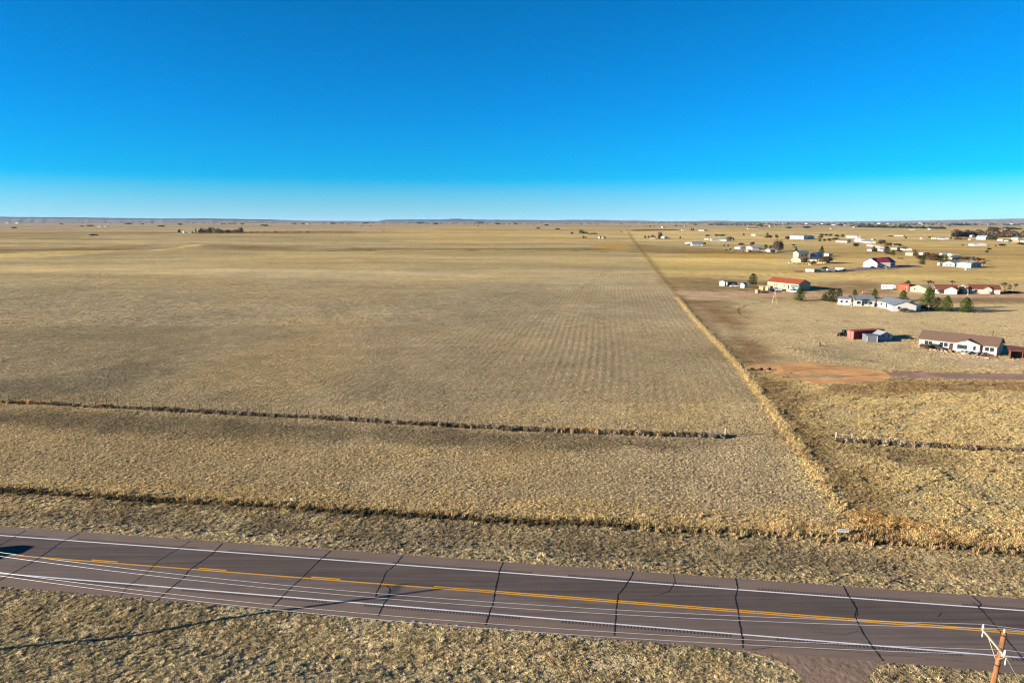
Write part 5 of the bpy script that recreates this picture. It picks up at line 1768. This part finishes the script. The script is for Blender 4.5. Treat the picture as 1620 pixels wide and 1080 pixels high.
 ('brown', 1466, 553, 10, 10, 'tan bare bush in front of the left end of the nearest mobile home'),
 ('grey', 1474, 551, 7, 7, 'grey green bush beside the parked car at the nearest mobile home'),
]
for row in T:
    tree(*row)

def belt(pts, hpx, n, m, label, name='tree_belt', jit=1.0):
    """a far mass of trees that reads as one band"""
    r = random.Random(int(pts[0][0]))
    V, F, S = [], [], []
    a0 = G(*pts[0])
    for i in range(n):
        t = r.random() * (len(pts) - 1)
        k = min(int(t), len(pts) - 2); f = t - k
        px = pts[k][0] + (pts[k + 1][0] - pts[k][0]) * f
        py = pts[k][1] + (pts[k + 1][1] - pts[k][1]) * f + r.uniform(-.25, .25) * jit
        g = G(px, py); mp = MPP(px, py)
        h = hpx * mp * r.uniform(.5, 1.1) * (.6 + .8 * float(vn(np.array([px]), np.array([1.0]), 5, 3)[0]))
        for _ in range(34):
            d = Vector((r.gauss(0, 1), r.gauss(0, 1), r.gauss(0, 1))).normalized()
            c = g + Vector((d.x * h * .42, d.y * h * .42, h * .5 + d.z * h * .46)) - a0
            blades(V, F, S, c, d, h * r.uniform(.09, .17), r, r.uniform(.5, 1.3))
    o = bpy.data.objects.new(name, leafy(name, V, F, S, m))
    COL.objects.link(o); o.location = a0
    tag(o, label, 'trees', kind='stuff')
belt([(314, 368.4), (345, 368.6), (386, 368.4)], 7.0, 80, leaf_mat('winter_grove', '#3f3a2b'), 'dark grove of trees around the farm left of centre')
belt([(386, 368.6), (440, 368.4), (490, 368.2)], 2.4, 90, M_TWIGB, 'low dark scrub line trailing right from the dark grove')
belt([(1508, 375), (1540, 374), (1580, 375), (1625, 376)], 10.5, 330, M_TWIG, 'long grey leafless windbreak behind the farm row at right')
belt([(1510, 379), (1534, 379.2)], 4, 34, M_TWIGB, 'dark brown hedge at the left foot of the windbreak')
belt([(1563, 379), (1578, 379.5)], 4.5, 26, M_JUN, 'dark evergreen hedge right of the windbreak barn')
belt([(1356, 359.6), (1410, 360.6), (1460, 361.6), (1496, 362.4)], 4.2, 400, M_JUN, 'long dark tree belt crossing the far plain at right')
belt([(1563, 363.2), (1592, 363.2), (1618, 363.2)], 3.6, 150, M_JUN, 'dark tree line on the far plain at the right edge')
belt([(1018, 358.8), (1036, 358.8)], 2.2, 20, M_JUN, 'dark short tree line beyond the far lane')
belt([(1067, 358.2), (1083, 358.0)], 2.0, 20, M_JUN, 'dark short tree line left of a small white shed on the plain')
belt([(918, 369.6), (931, 369.8)], 5, 22, M_JUN, 'dark tree clump around the sheds in the far field')
belt([(931, 370.8), (945, 370.9)], 2.4, 24, M_TWIGB, 'low dark scrub right of the tree clump in the far field')
belt([(903, 370.2), (907, 370.2)], 3.2, 8, M_JUN, 'small dark bush clump left of the far field sheds')
belt([(922, 376.6), (928, 376.6)], 3.4, 12, M_JUN, 'dark bush clump left of the white huts')
belt([(1196, 358.8), (1214, 358.9)], 3, 22, M_JUN, 'dark trees on the plain above the crowded yard')
belt([(1506, 412), (1530, 413), (1556, 419)], 2.5, 40, M_TWIGB, 'dark scrub and junk line behind the workshops')

# scattered far clumps and farm specks on the plain, each its own thing
clumps = [(18, 351.8, 6), (62, 352.6, 9), (97, 355.2, 6), (130, 358.6, 6), (143, 358.2, 11), (192, 351.6, 8), (205, 355, 14), (225, 355, 6), (255, 358.6, 12), (285, 356, 9), (364, 354.6, 6), (383, 354.8, 6), (418, 357.6, 13), (466, 354.6, 6), (480, 354.8, 8),
          (511, 354.4, 4), (527, 354.6, 9), (541, 353.6, 5), (579, 354, 9), (607, 366.8, 3), (572, 357.8, 2.5), (586, 357.8, 3), (665, 353.6, 18), (689, 355, 10), (756, 357.8, 3), (760, 353.4, 14), (788, 355, 12), (815, 354.8, 8), (843, 355.6, 3), (864, 357, 8), (852, 361.8, 7),
          (882, 363.4, 8), (921, 355.2, 4), (945, 357, 3), (996, 358.8, 4), (983, 367.2, 3), (148, 372.8, 14), (22, 361.4, 8), (1101, 356.2, 8), (1248, 361.6, 8), (1276, 361, 12), (1330, 357.4, 8), (1348, 358, 6), (1503, 357.4, 4), (1523, 356.6, 24)]
ORD = 'first second third fourth fifth sixth seventh eighth ninth tenth eleventh twelfth thirteenth fourteenth fifteenth sixteenth seventeenth eighteenth nineteenth twentieth twenty-first twenty-second twenty-third twenty-fourth'.split()
side_of = lambda px: 'left' if px < 500 else ('centre' if px < 1000 else 'right')
def ordinal(cnt, px):
    s_ = side_of(px)
    cnt[s_] = cnt.get(s_, -1) + 1
    return ORD[cnt[s_]]
clumps.sort()
cnt = {}
for i, (px, py, w) in enumerate(clumps):
    side = side_of(px)
    size = 'wide' if w >= 9 else ('small' if w < 5 else 'middling')
    tree('shrub', px, py, max(1.3, min(2.6, w * .3)), w, '%s dark tree clump, %s from the left in the %s part of the distant plain' % (size, ordinal(cnt, px), side), group='dark tree specks on the distant plain at ' + side)
fh = [(11, 353.6, 5), (26, 353.8, 4), (65, 353.2, 4), (100, 352, 5), (157, 359, 6), (166, 359, 5), (236, 352, 3), (351, 355, 5), (485, 355, 6), (770, 354.2, 5), (1049, 354.4, 3), (1085, 358, 3), (1221, 358.8, 5), (1318, 356.4, 5), (1338, 357, 4), (1353, 359.8, 3),
      (1430, 353.6, 6), (1455, 354, 5), (1462, 355, 6), (1512, 356.4, 4), (1528, 354, 4), (1566, 356, 5), (1600, 355, 5), (1240, 354.6, 4), (1300, 355, 4), (1275, 354.6, 4), (1390, 354.4, 5), (1404, 354.6, 4), (1488, 354.6, 4)]
fh.sort()
cnt = {}
for px, py, w in fh:
    side = side_of(px)
    house('tiny white farm building, %s from the left in the %s part of the distant plain' % (ordinal(cnt, px), side), (px - w / 2, py), (px + w / 2, py), 12, 1.1, .5, 'white', 'whiteroof', cat='farm building', name='farm_building', group='white farm specks on the distant plain at ' + side)
# the hazy sprawl of roofs and trees that reads as one mass near the horizon
def sprawl(x0, x1, y0, y1, n, m, name, label, hs=(.5, 1.1)):
    r = random.Random(int(x0))
    b = MB(); a0 = G((x0 + x1) / 2, (y0 + y1) / 2)
    for _ in range(n):
        px, py = r.uniform(x0, x1), y0 + (y1 - y0) * r.random() ** .8
        g = G(px, py) - a0; mp = MPP(px, py)
        w, h, d = mp * r.uniform(1.5, 6), mp * r.uniform(*hs), mp * r.uniform(1, 2)
        b.prism([(g.x - w / 2, g.z - 2), (g.x + w / 2, g.z - 2), (g.x + w / 2, g.z + h * .6), (g.x + w * .2, g.z + h), (g.x - w * .3, g.z + h), (g.x - w / 2, g.z + h * .6)], g.y, g.y + d)
    o = b.build(name, m); o.location = a0
    tag(o, label, 'settlement' if 'roof' in name else 'trees', kind='stuff')
M_FARTREE = mat('far_tree_mass', '#3d4038', 1, .2, .01, 0)
sprawl(1150, 1640, 352.2, 357.5, 90, wm('whiteroof'), 'distant_roofs', 'pale roofs of the distant settlement along the right horizon', (.4, .9))
sprawl(1120, 1640, 352.0, 356.8, 620, M_FARTREE, 'distant_woods', 'dark tree patches among the distant settlement along the right horizon')
sprawl(-40, 330, 351.0, 353.5, 160, M_FARTREE, 'distant_woods', 'dark tree patches under the blue ridge at the left horizon')
sprawl(-40, 330, 351.0, 353.5, 30, wm('whiteroof'), 'distant_roofs', 'pale specks of roofs under the blue ridge at the left horizon', (.3, .6))
sprawl(330, 1150, 351.4, 355, 260, M_FARTREE, 'distant_woods', 'thin dark tree patches along the middle of the horizon', (.3, .8))
# ------------------------------------------------------------------ vehicles and small things
M_GLASS = wm('glass')
M_TYRE = mat('tyre_rubber', '#1b1a19', .9, .1, 8)
M_RIM = mat('wheel_rim', '#9a9a98', .4, .05, 8, metal=.5)
def car_paint(k, c):
    return mat('car_paint_' + k, c, .35, .04, .8, .5)
def wheel(parent, x, y, r=.34, w=.22):
    b = MB().tube([(x, y - w / 2, r), (x, y + w / 2, r)], r, r, 14)
    t = b.build('wheel', M_TYRE, parent)
    s = -1 if y < 0 else 1
    MB().tube([(x, y + s * w * .40, r), (x, y + s * (w * .5 + .012), r)], r * .58, r * .5, 10).build('rim', M_RIM, t)
def profile_body(b, pts, w, inset=0.0):
    b.prism(pts, -w / 2 + inset, w / 2 - inset)
def vehicle(kind, label, px, py, yaw, paint, loc=None, name=None):
    g = loc or G(px, py)
    nm = name or {'car': 'parked_car', 'pickup': 'pickup_truck', 'camper': 'camper_trailer', 'trailer': 'box_trailer'}[kind]
    r = empty(nm, g, math.radians(yaw))
    tag(r, label, {'car': 'car', 'pickup': 'pickup truck', 'camper': 'camper trailer', 'trailer': 'trailer'}[kind])
    m = car_paint(*paint)
    if kind == 'car':
        profile_body(b := MB(), [(-2.3, .32), (2.25, .32), (2.32, .62), (2.2, .78), (1.2, .92), (-1.75, .95), (-2.3, .85)], 1.8)
        b.build('body', m, r)
        profile_body(b := MB(), [(-1.85, .95), (1.1, .92), (.45, 1.42), (-1.2, 1.46)], 1.62)
        b.build('cabin_glass', M_GLASS, r)
        profile_body(b := MB(), [(-1.3, 1.45), (.5, 1.41), (.4, 1.50), (-1.15, 1.53)], 1.50)
        b.build('roof', m, r)
        for x in (-1.4, 1.45):
            for y in (-.82, .82): wheel(r, x, y)
        for y in (-.62, .62):
            MB().box(2.22, 2.34, y - .2, y + .2, .62, .76).build('headlight', wm('white'), r)
    elif kind == 'pickup':
        profile_body(b := MB(), [(-2.85, .5), (2.8, .5), (2.88, .8), (2.8, 1.1), (1.5, 1.2), (-2.85, 1.2)], 1.95)
        b.build('body', m, r)
        profile_body(b := MB(), [(-.95, 1.2), (1.5, 1.2), (.85, 1.78), (-.75, 1.82)], 1.74)
        b.build('cabin_glass', M_GLASS, r)
        profile_body(b := MB(), [(-.85, 1.80), (.9, 1.76), (.8, 1.87), (-.72, 1.90)], 1.62)
        b.build('roof', m, r)
        MB().box(-2.7, -1.05, -.82, .82, 1.203, 1.212).build('truck_bed', M_TYRE, r)
        for s in (-1, 1):
            MB().box(-2.84, -1.0, s * .90 - .06, s * .90 + .06, 1.19, 1.32).build('bed_rail', m, r)
        MB().box(-2.84, -2.74, -.84, .84, 1.19, 1.32).build('tailgate', m, r)
        for x in (-1.8, 1.75):
            for y in (-.86, .86): wheel(r, x, y, .40, .26)
        for y in (-.7, .7):
            MB().box(2.78, 2.91, y - .2, y + .2, .82, 1.0).build('headlight', wm('white'), r)
    elif kind == 'camper':
        profile_body(b := MB(), [(-4.2, .6), (3.0, .6), (3.0, 1.5), (4.7, 1.6), (4.8, 2.6), (4.3, 3.1), (-4.2, 3.2)], 2.4)
        b.build('body', m, r)
        for x, w_ in ((-2.8, .9), (-.9, 1.0), (3.7, .7)):
            MB().box(x - w_ / 2, x + w_ / 2, -1.23, -1.203, 1.75, 2.45).build('window', M_GLASS, r)
        MB().box(1.4, 2.0, -1.23, -1.203, .75, 2.6).build('door', wm('trim'), r)
        MB().box(-4.1, 4.3, -1.225, -1.203, 1.2, 1.45).build('stripe', wm('blue'), r)
        for x in (-1.6, -.7):
            for y in (-1.05, 1.05): wheel(r, x, y, .38, .24)
        MB().tube([(4.3, 0, .0), (4.3, 0, 1.6)], .06, n=6).build('leg', wm('dark'), r)
    else:
        profile_body(b := MB(), [(-2.6, .5), (2.5, .5), (2.7, .9), (2.6, 2.4), (-2.6, 2.4)], 2.1)
        b.build('body', m, r)
        MB().box(-2.66, -2.603, -.9, .9, .6, 2.3).build('door', wm('trim'), r)
        for x in (-.5, .4):
            for y in (-.95, .95): wheel(r, x, y, .34, .2)
        MB().box(2.7, 3.7, -.05, .05, .5, .6).build('hitch', wm('dark'), r)
    return r
W_, BK, BL, SV, RD, TN = ('white', '#dcdcd8'), ('black', '#1d1e21'), ('navy', '#27384f'), ('silver', '#8e9498'), ('red', '#7a2a22'), ('tan', '#b89c70')
vehicle('pickup', 'dark pickup truck in the near lane just left of the view', 0, 0, math.degrees(RA), BK,
        loc=Vector((*RP(to_road(77, 876)[0] - 11.3, 57.55), .006)))
vehicle('camper', 'white fifth wheel camper left of the orange box', 1404, 458.5, -28, W_).scale = (.72, .85, .85)
vehicle('pickup', 'white pickup under the green porch by the red roofed home', 1254, 463, -60, W_)
vehicle('pickup', 'silver pickup left of the white one in front of the red roofed home', 1228, 460.5, 150, SV)
vehicle('car', 'small dark car behind the silver pickup in the cream shed yard', 1221, 461.5, 30, BK)
vehicle('car', 'dark car parked against the front of the nearest mobile home', 1482, 552.5, -42, BK)
vehicle('trailer', 'white box trailer at the left end of the row of parked vehicles', 1281, 431, -12, W_)
vehicle('trailer', 'dark blue grey trailer second from the left in the vehicle row', 1291, 431, 0, BL)
vehicle('pickup', 'white pickup third in the row of parked vehicles', 1303, 430.6, 20, W_)
vehicle('trailer', 'grey blue trailer in the middle of the vehicle row', 1314, 430.4, 5, SV)
vehicle('pickup', 'black pickup behind the middle of the vehicle row', 1305, 426, 14, BK)
vehicle('car', 'dark car near the right end of the vehicle row', 1323, 430, 0, BK)
vehicle('trailer', 'short white trailer standing above the right end of the vehicle row', 1328, 429, -30, W_)
vehicle('pickup', 'black pickup at the right end of the vehicle row', 1334, 429.5, 0, BK)
vehicle('car', 'white car alone in the grass below the big white workshop', 1532, 427.5, 4, W_)
vehicle('car', 'white car in front of the pale yellow barn', 1252, 416.6, 0, W_)
vehicle('car', 'dark car by the foot of the large crimson roofed house', 1381, 424.5, 10, BK)
vehicle('pickup', 'white pickup by the garage of the crimson roofed house', 1413, 422.5, 0, W_)
vehicle('car', 'silver car among the trees below the sage green shed', 1408, 402, 0, SV)
vehicle('car', 'black car in the crowded far yard, right of the peach house', 1203, 399.5, 0, BK)
vehicle('car', 'white car in the crowded far yard left of the garage', 1207, 398, 0, W_)
vehicle('car', 'dark car in the crowded far yard left of the peach house', 1177, 397.5, 0, BK)
vehicle('trailer', 'dark trailer shape standing mostly for the shadow beside the lone white garden shed', 1157, 452.5, 0, BK)  # black body mostly stands in for the shed's cast shadow
vehicle('car', 'low white car right of the trailer shaped shadow by the lone garden shed', 1162, 454, 0, W_)
vehicle('trailer', 'small white trailer left of the row of white workshops', 1488, 420.5, 20, W_)

# blaze of small yard things
def gadget(name, label, cat, px, py, build, rz=0.0):
    r = empty(name, G(px, py), rz)
    tag(r, label, cat)
    build(r)
    return r
def b_tractor(r):
    MB().box(-1.2, .3, -.35, .35, .6, 1.1).build('bonnet', wm('dark'), r)
    MB().box(.3, 1.1, -.5, .5, .6, 2.0).build('cab', wm('glass'), r)
    for x, q in ((-.9, .35), (.7, .62)):
        for y in (-.55, .55): wheel(r, x, y, q, .25)
gadget('small_tractor', 'small black tractor left of the shipping container', 'tractor', 1332, 531.5, b_tractor, .3)
def b_stump(r):
    MB().tube([(0, 0, -.2), (.03, 0, .5), (0, 0, 1.15)], .42, .34, 9).build('trunk', M_BARK, r)
    MB().tube([(0, 0, .8), (-.35, .1, 1.35)], .16, .10, 7).build('branch_stub', M_BARKP, r)
    for a in range(5):
        MB().tube([(0, 0, .15), (math.cos(a * 1.25) * 1.0, math.sin(a * 1.25) * 1.0, -.12)], .14, .04, 5).build('root', M_BARK, r)
gadget('tree_stump', 'broken brown tree stump alone in the mown lot casting a long shadow', 'stump', 1296, 547.5, b_stump)
def b_barrel(r):
    MB().tube([(-.45, 0, .28), (.45, 0, .28)], .31, .31, 12).build('drum', wm('dark'), r)
    for x in (-.25, .25):
        MB().tube([(x - .03, 0, .28), (x + .03, 0, .28)], .33, .33, 12).build('band', M_TYRE, r)
for px, pos in ((1190, 'left'), (1203.5, 'middle'), (1216.5, 'right')):
    gadget('black_drum', '%s one of three black drums lying at the tip of the dirt circle' % ('leftmost' if pos == 'left' else pos if pos == 'middle' else 'rightmost'), 'drum', px, 585.5, b_barrel, random.uniform(-.9, .9))['group'] = 'black drums by the dirt circle'
def b_stovepost(r):
    MB().box(-.14, .14, -.14, .14, -.2, 1.75).build('post', M_POST, r)
    MB().box(-.2, .2, -.2, .2, 1.75, 1.80).build('cap', M_BAND, r)
gadget('fence_post', 'single thick brown post in the grass behind the nearest mobile home', 'post', 1570, 532.5, b_stovepost)
def b_sign(r):
    for x in (-.52, .52):
        MB().box(x - .04, x + .04, .022, .09, -.3, 1.12).build('leg', wm('dark'), r)
    p = MB().box(-.60, .60, -.02, .02, .76, 1.16).build('panel', wm('white'), r)
    MB().box(-.63, .63, -.024, .020, 1.163, 1.20).build('frame', wm('dark'), r)
    rr = random.Random(3)
    x = -.48
    while x < .42:
        w = rr.uniform(.05, .12)
        MB().box(x, x + w * .6, -.026, -.0205, .93, 1.05).build('letter', wm('grey'), p)
        x += w
gadget('roadside_sign', 'small white rectangular sign with faint lettering on the roadside fence', 'sign', 1333, 851.5, b_sign, RA)
def b_marker(r):
    MB().tube([(0, 0, -.2), (0, 0, 1.25)], .04, n=6).build('post', wm('dark'), r)
    MB().box(-.16, .16, -.05, -.0, 1.05, 1.35).build('plate', wm('white'), r)
gadget('marker_post', 'small white marker plate on the roadside fence left of centre', 'marker', 462, 803.5, b_marker, RA)
def b_hpole(r):
    for x0, x1 in ((-.9, 0.05), (1.1, .25)):
        MB().tube([(x0, 0, -.3), (x1, 0, 5.6)], .10, .07, 7).build('leg', M_BARKP, r)
    MB().tube([(-.35, -.12, 3.4), (.62, -.12, 3.4)], .05, n=5).build('crossbar', M_BARKP, r)
gadget('frame_pole', 'pale two legged timber pole in front of the red roofed home', 'pole', 1224.5, 480.5, b_hpole)
def b_heap(seedk, cols, n, w, d, h):
    def f(r):
        q = random.Random(seedk)
        for i in range(n):
            M = Matrix.Translation((q.uniform(-w, w) / 2, q.uniform(-d, d) / 2, q.uniform(.05, h))) @ Matrix.Rotation(q.uniform(0, 3.1), 4, 'Z') @ Matrix.Rotation(q.uniform(-.5, .5), 4, 'Y')
            L_ = q.uniform(.5, 1.5)
            MB().box(-L_ / 2, L_ / 2, -.3 * q.uniform(.4, 1.2), .3, -.12, .14, M=M).build('board', wm(q.choice(cols)), r)
    return f
gadget('lumber_pile', 'dark green and grey heap of boards in front of the nearest mobile home', 'pile', 1541, 561.5, b_heap(1, ['dark', 'greyroof', 'tealroof', 'grey'], 22, 5, 2.2, .9), -.7)
gadget('lumber_pile', 'pale heap of scrap at the right end of the dark board heap', 'pile', 1552, 566, b_heap(2, ['white', 'cream'], 5, 2.4, 1, .3), -.7)
gadget('lumber_pile', 'reddish scrap heap along the wall right of the dark board heap', 'pile', 1562, 564, b_heap(3, ['redwood', 'dark', 'rust'], 9, 4, 1.0, .5), -.75)
gadget('lumber_pile', 'low tan and brown scrap heap in front of the parked car', 'pile', 1487, 555, b_heap(4, ['tan', 'cream', 'brownroof'], 12, 5, 1.6, .5), -.75)
gadget('lumber_pile', 'dark and pinkish scrap between the steps and the tan heap', 'pile', 1507, 556, b_heap(5, ['dark', 'rust', 'pink', 'brownroof'], 16, 6, 1.4, .6), -.75)
gadget('scrap_heap', 'rust coloured scrap heap alone in the field left of the vehicle row', 'pile', 1263, 430.5, b_heap(6, ['rust', 'brownroof'], 14, 9, 3, 1.2), .1)
gadget('scrap_heap', 'white and dark scrap around the plank fence yard', 'pile', 1236, 461.5, b_heap(7, ['white', 'dark', 'lilac', 'tan'], 18, 9, 3, .9), -.2)
gadget('scrap_heap', 'scattered pale yard junk right of the red roofed home', 'pile', 1288, 458, b_heap(8, ['white', 'greyroof', 'lilac', 'tan'], 16, 12, 4, .8), -.1)
gadget('scrap_heap', 'junk line of tan and grey boxes in the crowded far yard', 'pile', 1170, 398, b_heap(9, ['tan', 'lilac', 'white', 'dark'], 20, 24, 6, 1.2), 0)
gadget('scrap_heap', 'dark and white clutter between the houses of the crowded far yard', 'pile', 1196, 398.5, b_heap(10, ['dark', 'white', 'greyroof'], 22, 26, 6, 1.4), 0)
for k_, (px, py, w_, d_, h_, cs, lab) in enumerate([
    (1268, 418.5, 12, 4, 1.0, ['redwood', 'brownroof', 'dark'], 'rusty scrap strip between the white car and the tiny yellow outbuilding'),
    (1296, 414.0, 10, 4, 1.3, ['dark', 'brownroof', 'greyroof'], 'dark clutter against the wall of the long cream house'),
    (1425, 409.5, 6, 2, .9, ['dark', 'brownroof'], 'small dark heap in the bare ground above the crimson roof'),
    (1402, 396.0, 26, 8, 1.6, ['dark', 'greyroof', 'darkroof', 'white'], 'dark machinery crowd between the pines and the black roofed cottage'),
    (1388, 393.8, 22, 8, 1.5, ['dark', 'white', 'greyroof', 'tan'], 'mixed clutter below the pink and white cabin'),
    (1417, 388.5, 26, 10, 1.8, ['dark', 'darkroof', 'brownroof'], 'dark sheds and scrap beside the white gabled outbuilding'),
    (1514, 416.0, 20, 6, 1.6, ['dark', 'darkroof', 'brownroof', 'white'], 'dark machinery heap behind the left workshop'),
    (1543, 414.5, 18, 5, 1.8, ['dark', 'darkroof', 'brownroof', 'tan'], 'dark scrap heap behind the right workshop'),
    (1332, 385.0, 24, 8, 1.6, ['dark', 'darkroof', 'greyroof'], 'dark clutter in front of the pale blue grey house'),
    (1262, 380.0, 30, 8, 1.6, ['dark', 'darkroof', 'greyroof'], 'dark clutter in front of the black doored white barn'),
    (1130, 382.5, 36, 10, 1.8, ['dark', 'darkroof', 'greyroof'], 'dark clutter in front of the long white distant house'),
    (1106, 390.5, 22, 8, 1.5, ['dark', 'brownroof', 'greyroof'], 'dark clutter around the many gabled farmhouse'),
    (1043, 379.0, 26, 8, 1.6, ['dark', 'brownroof'], 'dark clutter in the far lane yard'),
    (1590, 383.5, 34, 8, 1.5, ['dark', 'redwood', 'white', 'brownroof'], 'dark and rust clutter in front of the windbreak houses'),
    (1396, 423.6, 10, 3, 1.4, ['dark', 'darkroof'], 'dark equipment against the grey wall of the crimson roofed house'),
]):
    gadget('scrap_heap', lab, 'pile', px, py, b_heap(40 + k_, cs, 26, w_, d_, h_), 0)
def b_tank(r):
    MB().tube([(-1.3, 0, .9), (-1.1, 0, .9), (1.1, 0, .9), (1.3, 0, .9)], .5, .5, 12).build('tank', wm('peach'), r)
    for x in (-.8, .8):
        MB().box(x - .08, x + .08, -.3, .3, -.1, .45).build('leg', wm('dark'), r)
gadget('propane_tank', 'small peach coloured tank behind the middle white home', 'tank', 1368, 465.5, b_tank)

# ------------------------------------------------------------------ haze
hm = bpy.data.materials.new('thin_air')
hm.use_nodes = True
n, l = hm.node_tree.nodes, hm.node_tree.links
n.clear()
o_ = n.new('ShaderNodeOutputMaterial')
pv = n.new('ShaderNodeVolumePrincipled')
pv.inputs['Color'].default_value = (.50, .72, 1.0, 1)
pv.inputs['Density'].default_value = HAZE_D
pv.inputs['Anisotropy'].default_value = 0.0
l.new(pv.outputs[0], o_.inputs['Volume'])
hz = MB().box(-60000, 60000, -49000, 50000, -60, 222).build('haze', hm)
tag(hz, 'thin pale blue air over the plain', 'haze', kind='stuff')
